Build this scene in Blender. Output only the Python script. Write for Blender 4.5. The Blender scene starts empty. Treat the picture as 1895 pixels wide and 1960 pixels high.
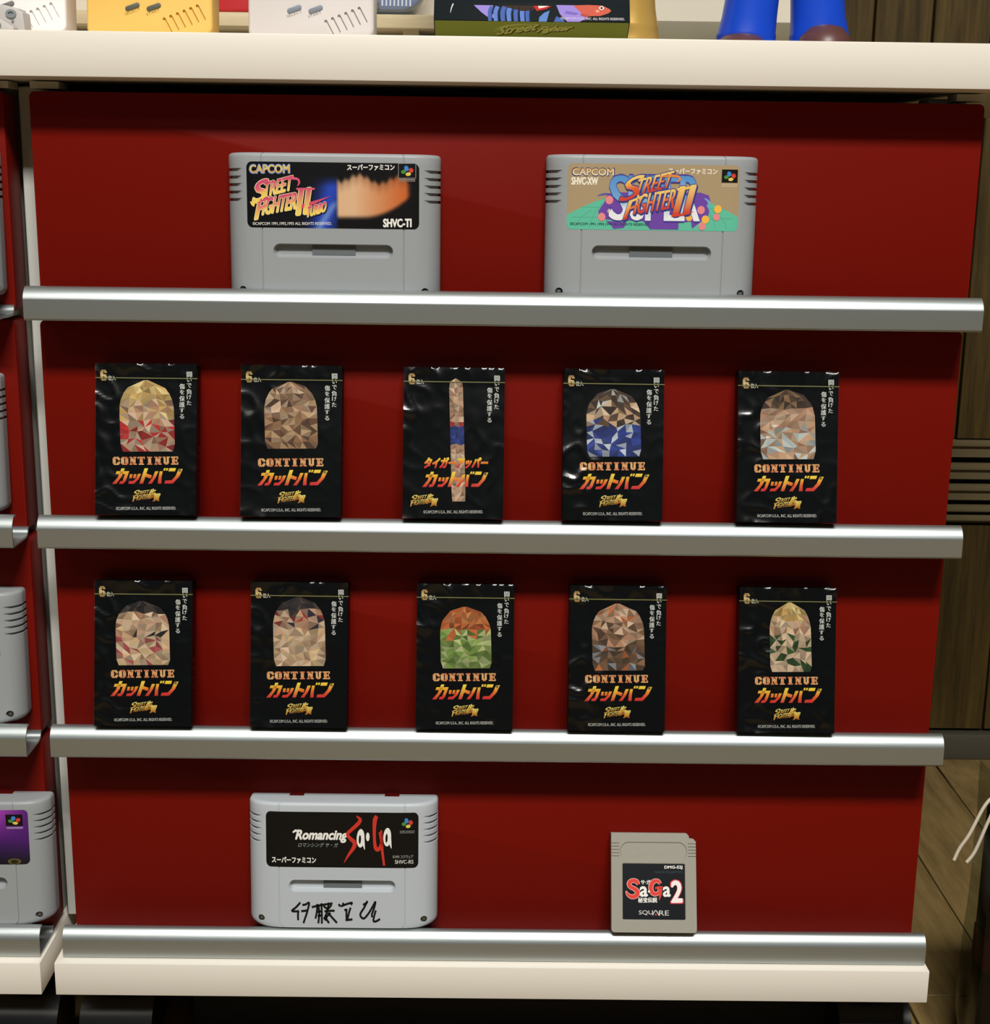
import bpy, bmesh, math, random
from mathutils import Vector, Matrix, noise
from mathutils.geometry import tessellate_polygon

SC = bpy.context.scene
COL = SC.collection
PI = math.pi

# ------------------------------------------------------------------ camera, world, lights, exposure
cam = bpy.data.cameras.new('camera')
cam.sensor_fit = 'HORIZONTAL'; cam.sensor_width = 36.0; cam.lens = 2750 / 1895 * 36.0
cam.clip_start = 0.02; cam.clip_end = 50
camo = bpy.data.objects.new('camera', cam); COL.objects.link(camo)
right = Vector((0.99990377, -0.00454113, 0.01310871))
up = Vector((-0.01172008, 0.22907481, 0.97333826))
fwd = Vector((0.00742293, 0.97339823, -0.22899955))
M = Matrix((right, up, -fwd)).transposed().to_4x4()
M.translation = Vector((-0.01062, -0.90157, 0.62))
camo.matrix_world = M
SC.camera = camo

w = bpy.data.worlds.new('world'); SC.world = w; w.use_nodes = True
w.node_tree.nodes['Background'].inputs[0].default_value = (0.80, 0.90, 1.0, 1)
w.node_tree.nodes['Background'].inputs[1].default_value = 0.045

def area(name, loc, target, sx, sy, power, color):
    l = bpy.data.lights.new(name, 'AREA'); l.shape = 'RECTANGLE'; l.size = sx; l.size_y = sy
    l.energy = power; l.color = color
    o = bpy.data.objects.new(name, l); COL.objects.link(o); o.location = loc
    d = Vector(target) - Vector(loc)
    o.rotation_euler = d.to_track_quat('-Z', 'Y').to_euler()
    return o
area('key_fill_light', (0.14, -2.20, 2.98), (0.14, -2.20, 0), 1.3, 0.45, 172, (1.0, 0.985, 0.94))
area('key_fill_light', (-1.6, -3.0, 2.98), (-1.6, -3.0, 0), 1.3, 0.45, 12, (1.0, 0.95, 0.86))  # weak fill light from the left, added without a known lamp

vs = SC.view_settings
vs.view_transform = 'Standard'; vs.look = 'None'; vs.gamma = 1.0; vs.use_curve_mapping = False
vs.exposure = 0.0

# ------------------------------------------------------------------ helpers
def lin(c):
    return tuple(((v / 255) / 12.92 if v / 255 <= 0.04045 else ((v / 255 + 0.055) / 1.055) ** 2.4) for v in c[:3])

def mat(name, rgb=None, rough=0.5, metal=0.0, spec=0.5, coat=0.0, bump=0.0, bscale=400, var=0.0, vscale=20, attr=False, stretch=None, trans=0.0):
    m = bpy.data.materials.new(name); m.use_nodes = True
    nt = m.node_tree; b = nt.nodes['Principled BSDF']
    b.inputs['Roughness'].default_value = rough; b.inputs['Metallic'].default_value = metal
    b.inputs['Specular IOR Level'].default_value = spec
    b.inputs['Coat Weight'].default_value = coat; b.inputs['Coat Roughness'].default_value = 0.08
    b.inputs['Transmission Weight'].default_value = trans
    tc = nt.nodes.new('ShaderNodeTexCoord')
    vec = tc.outputs['Object']
    if stretch:
        mp = nt.nodes.new('ShaderNodeMapping'); mp.inputs['Scale'].default_value = stretch
        nt.links.new(vec, mp.inputs[0]); vec = mp.outputs[0]
    if attr:
        a = nt.nodes.new('ShaderNodeVertexColor'); a.layer_name = 'Col'
        nt.links.new(a.outputs[0], b.inputs['Base Color'])
    else:
        c = lin(rgb)
        b.inputs['Base Color'].default_value = (*c, 1)
        if var:
            n = nt.nodes.new('ShaderNodeTexNoise'); n.inputs['Scale'].default_value = vscale; n.inputs['Detail'].default_value = 6
            nt.links.new(vec, n.inputs['Vector'])
            r = nt.nodes.new('ShaderNodeMix'); r.data_type = 'RGBA'
            r.inputs[6].default_value = (*[max(0, v * (1 - var)) for v in c], 1)
            r.inputs[7].default_value = (*[min(1, v * (1 + var)) for v in c], 1)
            nt.links.new(n.outputs[0], r.inputs[0]); nt.links.new(r.outputs[2], b.inputs['Base Color'])
    if bump:
        n = nt.nodes.new('ShaderNodeTexNoise'); n.inputs['Scale'].default_value = bscale; n.inputs['Detail'].default_value = 4
        nt.links.new(vec, n.inputs['Vector'])
        bp = nt.nodes.new('ShaderNodeBump'); bp.inputs['Strength'].default_value = bump; bp.inputs['Distance'].default_value = 0.0005
        nt.links.new(n.outputs[0], bp.inputs['Height']); nt.links.new(bp.outputs[0], b.inputs['Normal'])
    return m

def wood(name, a, b_, scale, rough=0.55, stretch=(40, 40, 2)):
    m = bpy.data.materials.new(name); m.use_nodes = True
    nt = m.node_tree; b = nt.nodes['Principled BSDF']; b.inputs['Roughness'].default_value = rough; b.inputs['Specular IOR Level'].default_value = 0.25
    tc = nt.nodes.new('ShaderNodeTexCoord'); mp = nt.nodes.new('ShaderNodeMapping'); mp.inputs['Scale'].default_value = stretch
    oi = nt.nodes.new('ShaderNodeObjectInfo')
    ad = nt.nodes.new('ShaderNodeVectorMath'); ad.operation = 'ADD'
    mu = nt.nodes.new('ShaderNodeVectorMath'); mu.operation = 'SCALE'; mu.inputs['Scale'].default_value = 7.0
    nt.links.new(oi.outputs['Location'], mu.inputs[0])
    nt.links.new(tc.outputs['Object'], ad.inputs[0]); nt.links.new(mu.outputs[0], ad.inputs[1])
    nt.links.new(ad.outputs[0], mp.inputs[0])
    n = nt.nodes.new('ShaderNodeTexNoise'); n.inputs['Scale'].default_value = scale; n.inputs['Detail'].default_value = 8; n.inputs['Roughness'].default_value = 0.7
    nt.links.new(mp.outputs[0], n.inputs['Vector'])
    cr = nt.nodes.new('ShaderNodeValToRGB'); cr.color_ramp.elements[0].position = 0.36; cr.color_ramp.elements[1].position = 0.66
    cr.color_ramp.elements[0].color = (*lin(a), 1); cr.color_ramp.elements[1].color = (*lin(b_), 1)
    nt.links.new(n.outputs[0], cr.inputs[0]); nt.links.new(cr.outputs[0], b.inputs['Base Color'])
    bp = nt.nodes.new('ShaderNodeBump'); bp.inputs['Strength'].default_value = 0.25; bp.inputs['Distance'].default_value = 0.0008
    nt.links.new(n.outputs[0], bp.inputs['Height']); nt.links.new(bp.outputs[0], b.inputs['Normal'])
    return m

def film_mat(name, rough=0.10, tint=(1, 1, 1), scale=1.0, cap=1.0):
    m = bpy.data.materials.new(name); m.use_nodes = True
    nt = m.node_tree; nt.nodes.remove(nt.nodes['Principled BSDF'])
    out = nt.nodes['Material Output']
    t = nt.nodes.new('ShaderNodeBsdfTransparent'); t.inputs[0].default_value = (*tint, 1)
    g = nt.nodes.new('ShaderNodeBsdfGlossy'); g.inputs['Roughness'].default_value = rough
    f = nt.nodes.new('ShaderNodeFresnel'); f.inputs[0].default_value = 1.45
    mm = nt.nodes.new('ShaderNodeMath'); mm.operation = 'MULTIPLY'; mm.inputs[1].default_value = scale
    nt.links.new(f.outputs[0], mm.inputs[0])
    x = nt.nodes.new('ShaderNodeMixShader')
    mn = nt.nodes.new('ShaderNodeMath'); mn.operation = 'MINIMUM'; mn.inputs[1].default_value = cap; nt.links.new(mm.outputs[0], mn.inputs[0])
    nt.links.new(mn.outputs[0], x.inputs[0]); nt.links.new(t.outputs[0], x.inputs[1]); nt.links.new(g.outputs[0], x.inputs[2])
    nt.links.new(x.outputs[0], out.inputs[0])
    return m

def mesh_of(name, verts, faces, smooth=None):
    me = bpy.data.meshes.new(name); me.from_pydata([tuple(v) for v in verts], [], faces); me.update()
    bm = bmesh.new(); bm.from_mesh(me); bmesh.ops.recalc_face_normals(bm, faces=bm.faces); bm.to_mesh(me); bm.free()
    if smooth is not None: shade(me, smooth)
    return me

def shade(me, ang=35):
    for p in me.polygons: p.use_smooth = True
    me.set_sharp_from_angle(angle=math.radians(ang))
    return me

def link(name, me, m=None, parent=None, loc=(0, 0, 0), rot=(0, 0, 0)):
    o = bpy.data.objects.new(name, me)
    if m is not None and me is not None and not me.materials: me.materials.append(m)
    COL.objects.link(o); o.location = loc; o.rotation_euler = rot
    if parent is not None: o.parent = parent
    return o

def tag(o, label=None, cat=None, group=None, kind=None):
    if label: o['label'] = label
    if cat: o['category'] = cat
    if group: o['group'] = group
    if kind: o['kind'] = kind
    return o

def empty(name, loc=(0, 0, 0), rot=(0, 0, 0)):
    o = bpy.data.objects.new(name, None); COL.objects.link(o); o.location = loc; o.rotation_euler = rot
    o.empty_display_size = 0.01
    return o

def dup(o, parent=None):
    c = o.copy(); COL.objects.link(c)
    if parent is not None: c.parent = parent
    for ch in list(o.children): dup(ch, c)
    return c

def bm_box(bm, x0, x1, y0, y1, z0, z1, bev=0.0, seg=2):
    r = bmesh.ops.create_cube(bm, size=1.0)
    vs_ = r['verts']
    for v in vs_:
        v.co = Vector(((x0 + x1) / 2 + v.co.x * (x1 - x0), (y0 + y1) / 2 + v.co.y * (y1 - y0), (z0 + z1) / 2 + v.co.z * (z1 - z0)))
    if bev:
        es = list({e for v in vs_ for e in v.link_edges})
        bmesh.ops.bevel(bm, geom=es, offset=bev, segments=seg, affect='EDGES', profile=0.5)

def box_mesh(name, x0, x1, y0, y1, z0, z1, bev=0.0, seg=2):
    bm = bmesh.new(); bm_box(bm, x0, x1, y0, y1, z0, z1, bev, seg)
    me = bpy.data.meshes.new(name); bm.to_mesh(me); bm.free()
    if bev: shade(me, 40)
    return me

def prism(pts, y0, y1):
    """2D outline (x,z) swept from y0 to y1 -> verts, faces"""
    n = len(pts)
    v = [(p[0], y0, p[1]) for p in pts] + [(p[0], y1, p[1]) for p in pts]
    f = [tuple(range(n)), tuple(range(2 * n - 1, n - 1, -1))]
    f += [(i, (i + 1) % n, n + (i + 1) % n, n + i) for i in range(n)]
    return v, f

def prism_x(pts, x0, x1):
    """2D outline (y,z) swept along x"""
    n = len(pts)
    v = [(x0, p[0], p[1]) for p in pts] + [(x1, p[0], p[1]) for p in pts]
    f = [tuple(range(n)), tuple(range(2 * n - 1, n - 1, -1))]
    f += [(i, (i + 1) % n, n + (i + 1) % n, n + i) for i in range(n)]
    return v, f

def rrect(x0, y0, x1, y1, r, n=5):
    """r: one radius or (bl, br, tr, tl)"""
    if not isinstance(r, (tuple, list)): r = (r,) * 4
    o = []
    for (cx, cy, a0, rr) in ((x0 + r[0], y0 + r[0], PI, r[0]), (x1 - r[1], y0 + r[1], 1.5 * PI, r[1]), (x1 - r[2], y1 - r[2], 0, r[2]), (x0 + r[3], y1 - r[3], 0.5 * PI, r[3])):
        if rr <= 0: o.append((cx, cy)); continue
        for i in range(n + 1):
            a = a0 + i / n * PI / 2
            o.append((cx + rr * math.cos(a), cy + rr * math.sin(a)))
    return o

def bevel_mesh(me, off, seg=2, ang=30):
    bm = bmesh.new(); bm.from_mesh(me)
    es = [e for e in bm.edges if len(e.link_faces) == 2 and e.calc_face_angle(0) > math.radians(ang)]
    bmesh.ops.bevel(bm, geom=es, offset=off, segments=seg, affect='EDGES', profile=0.5, clamp_overlap=True)
    bm.to_mesh(me); bm.free(); shade(me, 40)
    return me

def boolean(me, cutters, name):
    """real recesses: cut each cutter mesh out of me, return the evaluated mesh"""
    o = bpy.data.objects.new('work', me); COL.objects.link(o)
    cs = []
    for c in cutters:
        co = bpy.data.objects.new('work_cut', c); COL.objects.link(co); cs.append(co)
        md = o.modifiers.new('b', 'BOOLEAN'); md.operation = 'DIFFERENCE'; md.object = co; md.solver = 'EXACT'
    bpy.context.view_layer.update()
    dg = bpy.context.evaluated_depsgraph_get()
    r = bpy.data.meshes.new_from_object(o.evaluated_get(dg)); r.name = name
    for x in [o] + cs: bpy.data.objects.remove(x)
    shade(r, 35)
    return r

def tube(pts, rad, n=8, cap=True):
    verts, faces = [], []
    for i, p in enumerate(pts):
        p = Vector(p); a = Vector(pts[max(0, i - 1)]); b = Vector(pts[min(len(pts) - 1, i + 1)])
        t = (b - a).normalized()
        s = t.cross(Vector((0, 0, 1)))
        if s.length < 1e-4: s = Vector((1, 0, 0))
        s.normalize(); u = s.cross(t)
        for k in range(n):
            an = 2 * PI * k / n; verts.append(p + rad * (math.cos(an) * s + math.sin(an) * u))
    for i in range(len(pts) - 1):
        for k in range(n):
            faces.append((i * n + k, i * n + (k + 1) % n, (i + 1) * n + (k + 1) % n, (i + 1) * n + k))
    if cap:
        faces.append(tuple(range(n - 1, -1, -1))); faces.append(tuple(range((len(pts) - 1) * n, len(pts) * n)))
    return verts, faces

def lathe(prof, n=32, axis='z'):
    v, f = [], []
    for (r, z) in prof:
        for k in range(n):
            a = 2 * PI * k / n
            c, s = r * math.cos(a), r * math.sin(a)
            v.append((c, s, z) if axis == 'z' else ((z, c, s) if axis == 'x' else (c, z, s)))
    for i in range(len(prof) - 1):
        for k in range(n):
            f.append((i * n + k, i * n + (k + 1) % n, (i + 1) * n + (k + 1) % n, (i + 1) * n + k))
    f.append(tuple(range(n))); f.append(tuple(range((len(prof) - 1) * n, len(prof) * n)))
    return v, f

# ------------------------------------------------------------------ flat print: lettering and graphics as thin coloured faces
_text_cache = {}
def text_geo(s, bold=0.0, res=3, spacing=1.0):
    key = (s, bold, res, spacing)
    if key in _text_cache: return _text_cache[key]
    cu = bpy.data.curves.new('t', 'FONT'); cu.body = s; cu.size = 1.0; cu.offset = bold; cu.resolution_u = res
    cu.space_character = spacing; cu.fill_mode = 'FRONT'
    o = bpy.data.objects.new('t', cu); COL.objects.link(o)
    bpy.context.view_layer.update()
    me = bpy.data.meshes.new_from_object(o.evaluated_get(bpy.context.evaluated_depsgraph_get()))
    vv = [(v.co.x, v.co.y) for v in me.vertices]; ff = [tuple(p.vertices) for p in me.polygons]
    bpy.data.objects.remove(o); bpy.data.curves.remove(cu); bpy.data.meshes.remove(me)
    x0 = min(p[0] for p in vv); x1 = max(p[0] for p in vv); y0 = min(p[1] for p in vv); y1 = max(p[1] for p in vv)
    vv = [((p[0] - x0) / (x1 - x0), (p[1] - y0) / (y1 - y0)) for p in vv]
    _text_cache[key] = (vv, ff)
    return vv, ff

class Print:
    """collects flat shapes in picture-crop coordinates, maps them to the face in mm, builds one mesh"""
    def __init__(s, mp, step=0.05): s.mp = mp; s.v = []; s.f = []; s.c = []; s.step = step
    def add(s, pts, faces, col, layer=1):
        n = len(s.v)
        for p in pts:
            u, v = s.mp(*p)
            s.v.append((u, v, layer * s.step)); s.c.append(lin(col(p) if callable(col) else col))
        s.f += [tuple(i + n for i in f) for f in faces]
    def poly(s, pts, col, layer=1):
        tr = tessellate_polygon([[Vector((p[0], p[1], 0)) for p in pts]])
        s.add(pts, tr, col, layer)
    def rect(s, x0, y0, x1, y1, col, layer=1): s.add([(x0, y0), (x1, y0), (x1, y1), (x0, y1)], [(0, 1, 2, 3)], col, layer)
    def ell(s, cx, cy, rx, ry, col, layer=1, n=24, rot=0):
        c_, s_ = math.cos(rot), math.sin(rot)
        pts = []
        for i in range(n):
            a = 2 * PI * i / n; x, y = rx * math.cos(a), ry * math.sin(a)
            pts.append((cx + x * c_ - y * s_, cy + x * s_ + y * c_))
        s.add(pts, [tuple(range(n))], col, layer)
    def band(s, x0, x1, top, bot, col, layer=1, nx=24, ny=1, corner=0):
        """area between two functions of x, as a grid"""
        pts = []; fs = []
        xs = [x0 + (x1 - x0) * i / nx for i in range(nx + 1)]
        if corner:
            cs = [corner * (1 - math.cos(k / 7 * PI / 2)) for k in range(8)]
            xs = sorted([x for x in xs if x0 + corner < x < x1 - corner] + [x0 + c for c in cs] + [x1 - c for c in cs])
        nx = len(xs) - 1
        for x in xs:
            a, b = top(x), bot(x)
            for j in range(ny + 1): pts.append((x, a + (b - a) * j / ny))
        for i in range(nx):
            for j in range(ny):
                k = i * (ny + 1) + j; fs.append((k, k + 1, k + ny + 2, k + ny + 1))
        s.add(pts, fs, col, layer)
    def stroke(s, pts, wd, col, layer=1):
        """brush line; wd a number or list of half widths"""
        n = len(pts); w_ = list(wd) if isinstance(wd, (list, tuple)) else [wd] * n
        if n > 2:                                              # round the bends
            q, r = [], []
            for i in range(n - 1):
                a, b, c, d = pts[max(0, i - 1)], pts[i], pts[i + 1], pts[min(n - 1, i + 2)]
                for k in range(5):
                    t = k / 5
                    q.append(tuple(0.5 * (2 * b[e] + (c[e] - a[e]) * t + (2 * a[e] - 5 * b[e] + 4 * c[e] - d[e]) * t * t + (3 * b[e] - a[e] - 3 * c[e] + d[e]) * t ** 3) for e in (0, 1)))
                    r.append(w_[i] + (w_[i + 1] - w_[i]) * t)
            pts = q + [pts[-1]]; w_ = r + [w_[-1]]; n = len(pts)
        o = []; fs = []
        for i in range(n):
            a = pts[max(0, i - 1)]; b = pts[min(n - 1, i + 1)]
            dx, dy = b[0] - a[0], b[1] - a[1]; L = math.hypot(dx, dy) or 1
            nx, ny = -dy / L * w_[i], dx / L * w_[i]
            o += [(pts[i][0] + nx, pts[i][1] + ny), (pts[i][0] - nx, pts[i][1] - ny)]
        fs = [(2 * i, 2 * i + 1, 2 * i + 3, 2 * i + 2) for i in range(n - 1)]
        s.add(o, fs, col, layer)
    def text(s, st, p0, p1, p2, col, layer=1, bold=0.0, spacing=1.0, res=3):
        """p0 bottom-left, p1 bottom-right, p2 top-left of the lettering's own box; bold thickens by overprinting"""
        vv, ff = text_geo(st, 0.0, res, spacing)
        H = math.hypot(p2[0] - p0[0], p2[1] - p0[1]) * bold * 1.25
        if bold <= 0: offs = [(0, 0)]
        elif bold < 0.022: offs = [(-H, 0), (H, 0)]
        else: offs = [(0, 0)] + [(H * math.cos(k * PI / 6), H * math.sin(k * PI / 6)) for k in range(12)]
        for kk, (ox, oy) in enumerate(offs):
            n = len(s.v)
            for a, b in vv:
                p = (p0[0] + (p1[0] - p0[0]) * a + (p2[0] - p0[0]) * b + ox, p0[1] + (p1[1] - p0[1]) * a + (p2[1] - p0[1]) * b + oy)
                u, v = s.mp(*p); s.v.append((u, v, layer * s.step + kk * 0.004 * s.step / 0.05)); s.c.append(lin(col(b) if callable(col) else col))
            s.f += [tuple(k + n for k in f) for f in ff]
    def tbox(s, st, x0, y0, x1, y1, col, layer=1, bold=0.0, shear=0.0, spacing=1.0, res=3):
        """y0 top, y1 bottom (crop coordinates run downward)"""
        s.text(st, (x0, y1), (x1, y1), (x0 + shear, y0), col, layer, bold, spacing, res)
    def mesh(s, name, front=lambda x: 0.0):
        """front(x_m): y of the face at x; faces lie in front of it (towards -y)"""
        vs_ = [(u / 1000, -l / 1000, v / 1000) for u, v, l in s.v]
        me = bpy.data.meshes.new(name); me.from_pydata(vs_, [], s.f); me.update()
        at = me.color_attributes.new('Col', 'FLOAT_COLOR', 'POINT')
        for i, c in enumerate(s.c): at.data[i].color = (*c, 1)
        bm = bmesh.new(); bm.from_mesh(me)
        bmesh.ops.delete(bm, geom=[f for f in bm.faces if f.calc_area() < 1e-14], context='FACES')
        if s.step >= 0.05:
            for _ in range(4):
                es = [e for e in bm.edges if abs(e.verts[0].co.x - e.verts[1].co.x) > 0.0028]
                if not es: break
                bmesh.ops.subdivide_edges(bm, edges=es, cuts=1)
            bmesh.ops.triangulate(bm, faces=[f for f in bm.faces if len(f.verts) > 4])
        for v in bm.verts: v.co.y += front(v.co.x)
        bm.normal_update()
        for f in bm.faces:
            if f.normal.y > 0: f.normal_flip()
        bm.to_mesh(me); bm.free()
        return me

def mix(a, b, t):
    t = max(0, min(1, t)); return tuple(a[i] + (b[i] - a[i]) * t for i in range(3))
def ramp(*st):
    """st: (pos, colour)... -> function of 0..1"""
    def f(t):
        if t <= st[0][0]: return st[0][1]
        for (a, ca), (b, cb) in zip(st, st[1:]):
            if t <= b: return mix(ca, cb, (t - a) / (b - a))
        return st[-1][1]
    return f

# ------------------------------------------------------------------ materials
M_white = mat('white_laminate', (232, 225, 212), 0.45, bump=0.05, bscale=900)
M_steel = mat('white_powder_coat', (196, 196, 188), 0.45)
M_red = mat('red_panel', (114, 14, 4), 0.5, spec=0.14, bump=0.12, bscale=1500, var=0.10, vscale=900)
M_alu = mat('brushed_aluminium', (182, 189, 189), 0.37, metal=0.88, bump=0.05, bscale=60, stretch=(1, 40, 40))
M_cart = mat('grey_plastic', (152, 156, 158), 0.45, spec=0.4, bump=0.06, bscale=2500)
M_cart3 = mat('cool_grey_plastic', (184, 190, 195), 0.45, spec=0.4, bump=0.06, bscale=2500)
M_cartw = mat('warm_grey_plastic', (154, 150, 138), 0.5, spec=0.4, bump=0.08, bscale=2500)
M_latch = mat('dark_grey_plastic', (98, 104, 106), 0.5)
M_screwhole = mat('screw_hole', (28, 30, 28), 0.6)
M_screw = mat('screw_steel', (150, 152, 140), 0.35, metal=1.0)
M_print = mat('printed_label', attr=True, rough=0.38, spec=0.4)
M_printm = mat('matte_print', attr=True, rough=0.65, spec=0.08)
M_card = mat('black_card', (3, 5, 6), 0.6, spec=0.02)
M_film = film_mat('clear_film', 0.23, (0.98, 0.99, 0.99), 1.6, 0.14)
M_gold = mat('gold_strip', (128, 126, 76), 0.4)
M_black = mat('black_plastic', (12, 14, 16), 0.28)
M_dark = mat('dark_board', (16, 15, 13), 0.8)
M_wall = wood('wall_wood', (54, 42, 17), (90, 71, 33), 3.0)
M_floor = wood('floor_wood', (100, 82, 48), (132, 109, 68), 2.0, 0.5, (30, 3, 30))
M_light_wood = wood('light_wood', (196, 178, 140), (218, 203, 168), 2.0, 0.6, (3, 40, 40))
M_base = mat('dark_skirting', (74, 70, 58), 0.5)
M_plaster = mat('white_plaster', (206, 200, 184), 0.8)

# ------------------------------------------------------------------ the setting
floor = link('floor', box_mesh('floor', -3, 3, -4, 0.62, -0.05, -0.012), M_floor); tag(floor, 'dark brown plank floor beside the display rack', kind='structure')
pw, pl_ = 0.0812, 0.62
plank_me = box_mesh('plank', -pw / 2 + 0.0006, pw / 2 - 0.0006, 0, pl_ - 0.0012, -0.012, 0, 0.0008, 1)
plank_me.materials.append(M_floor)
random.seed(3)
for i in range(-8, 8):
    off = 0.103 if i == -1 else (0.103 + 0.41 * ((i * 7) % 5) / 3.0) % pl_
    x = 0.4025 + pw * (i + 0.5)
    y = off - pl_ * 3
    while y < 0.58:
        y1 = min(y + pl_, 0.585)
        o = link('plank', plank_me, None, floor, (x, y, 0))
        if y1 < y + pl_ - 1e-6: o.scale.y = (y1 - y) / pl_
        y += pl_
ceil = link('ceiling', box_mesh('ceiling', -3, 3, -4, 0.62, 3.04, 3.1), M_plaster); tag(ceil, kind='structure')

wall = link('wall_back', box_mesh('wall_back', -3, 3, 0.592, 0.65, 0, 3.04), M_wall); tag(wall, 'brown wood wall behind the display rack', kind='structure')
bw = 0.058
xs = 0.3669 - bw * 9
vb = box_mesh('board', -bw / 2 + 0.0008, bw / 2 - 0.0008, 0.580, 0.592, 0.356, 3.03, 0.001, 1); vb.materials.append(M_wall)
lb = box_mesh('board', -bw * 2 + 0.0006, bw * 2 - 0.0006, 0.581, 0.592, 0.032, 0.264, 0.001, 1); lb.materials.append(M_wall)
for i in range(18):
    link('board', vb, None, wall, (xs + bw * (i + 0.5), 0, 0))
for i in range(5):
    link('board', lb, None, wall, (xs + bw * 4 * i + bw * 2, 0, 0))
M_louver = mat('louver_edge', (104, 92, 64), 0.45, var=0.1)
lvd = link('louver_recess', box_mesh('louver_recess', -0.16, 0.92, 0.5905, 0.5925, 0.266, 0.355), M_dark, wall)
for z0, z1 in ((0.337, 0.355), (0.3135, 0.330), (0.291, 0.3075), (0.2775, 0.285), (0.2665, 0.275)):
    v, f = prism_x([(0.578, z0), (0.5905, z0), (0.5905, z1), (0.580, z1), (0.574, z1 - 0.003), (0.574, z1 - 0.0055), (0.578, z1 - 0.008 if z1 - z0 > 0.012 else z0 + 0.001)], -0.16, 0.92)
    link('louver_slat', mesh_of('louver_slat', v, f), M_louver, wall)
bb = link('baseboard_back', box_mesh('baseboard_back', -2.9, 2.9, 0.571, 0.592, 0, 0.029, 0.002, 2), M_base); tag(bb, 'dark grey skirting at the foot of the wood wall', kind='structure')

for i, (x, y) in enumerate(((0.14, -2.20), (-1.6, -3.0))):  # the second fixture is added to go with the fill light
    c = empty('key_fill_lamp', (x, y, 3.04)); tag(c, ('ceiling lamp in front of the display rack, above right', 'added fill lamp further off, left of the rack')[i], 'lamp')
    bm = bmesh.new()
    for a in ((-0.69, -0.66, -0.25, 0.25), (0.66, 0.69, -0.25, 0.25), (-0.66, 0.66, -0.25, -0.23), (-0.66, 0.66, 0.23, 0.25)):
        bm_box(bm, *a, -0.05, 0)
    me = bpy.data.meshes.new('lamp_frame'); bm.to_mesh(me); bm.free()
    link('lamp_frame', me, M_steel, c)

# ------------------------------------------------------------------ display racks
HW = 0.289          # half width of panels and ledges
ROWS = [(0.665, 0.5325, 0.5305), (0.5275, 0.391, 0.3885), (0.3865, 0.251, 0.2489), (0.247, 0.107, 0.1055)]  # panel top, panel bottom, ledge bottom
def ledge_mesh(bot):
    """J channel: softly curled front lip, floor, low back plate with rounded heel"""
    top = bot + 0.0202; t = 0.0015
    curl = [(-0.0255, top)]
    for a0, a1, r, n in ((90, 50, 0.0042, 4), (50, 18, 0.0130, 6), (18, 0, 0.0032, 3)):
        for k in range(n):
            p, q = math.radians(a0 + (a1 - a0) * k / n), math.radians(a0 + (a1 - a0) * (k + 1) / n)
            y, z = curl[-1]; curl.append((y - r * (math.cos(q) - math.cos(p)), z - r * (math.sin(p) - math.sin(q))))
    fy = curl[-1][0]
    out = [(-0.0240, top - 0.0003)] + curl + [(fy, bot + 0.0012), (fy + 0.001, bot)]
    heel = lambda r: [(-0.0065 + r * math.cos(-PI / 2 + i / 4 * PI / 2), bot + 0.006 + r * math.sin(-PI / 2 + i / 4 * PI / 2)) for i in range(5)]
    out += heel(0.006) + [(-0.0005, bot + 0.0064)]
    inn = [(-0.0005 - t, bot + 0.0064)] + heel(0.006 - t)[::-1] + [(fy + t, bot + t)]
    for k, (y, z) in enumerate(reversed(curl)):
        m = k / (len(curl) - 1); inn.append((y + t * (1 - m), z - t * m))
    inn += [(-0.0240, top - 0.0003 - t)]
    loop = out + inn
    v, f = prism_x(loop, -HW, HW)
    n = len(loop); tr = tessellate_polygon([[Vector((p[0], p[1], 0)) for p in loop]])
    f = f[2:] + [tuple(a) for a in tr] + [tuple(n + i for i in reversed(a)) for a in tr]
    return mesh_of('ledge', v, f, 30)

def panel_mesh(zt, zb):
    v, f = prism(rrect(-HW, zb, HW, zt, 0.0035, 4), 0.0, 0.024)
    me = mesh_of('display_panel', v, f); return bevel_mesh(me, 0.0008, 2, 60)

def make_caster(parent, x, y):
    c = empty('caster', (x, y, 0)); c.parent = parent
    for s in (-1, 1):
        v, f = lathe([(0.010, -0.007), (0.026, -0.0085), (0.0285, -0.006), (0.0285, 0.006), (0.026, 0.0085), (0.010, 0.007)], 28, 'x')
        link('wheel', mesh_of('wheel', v, f, 40), M_black, c, (s * 0.0135, 0, 0.0285))
    pts = [(-0.031 * math.cos(a), 0.0285 + 0.033 * math.sin(a)) for a in [i / 10 * PI * 0.9 for i in range(11)]]
    inner = [(-0.029 * math.cos(a), 0.0285 + 0.0305 * math.sin(a)) for a in [i / 10 * PI * 0.9 for i in reversed(range(11))]]
    v, f = prism_x(pts + inner, -0.025, 0.025)
    n = len(pts + inner); tr = tessellate_polygon([[Vector((p[0], p[1], 0)) for p in pts + inner]])
    f = f[2:] + [tuple(a) for a in tr] + [tuple(n + i for i in reversed(a)) for a in tr]
    link('wheel_hood', mesh_of('wheel_hood', v, f, 30), M_black, c)
    v, f = lathe([(0.007, 0.060), (0.007, 0.072), (0.018, 0.072), (0.018, 0.0815)], 16)
    link('stem', mesh_of('stem', v, f, 40), M_black, c)

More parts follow.
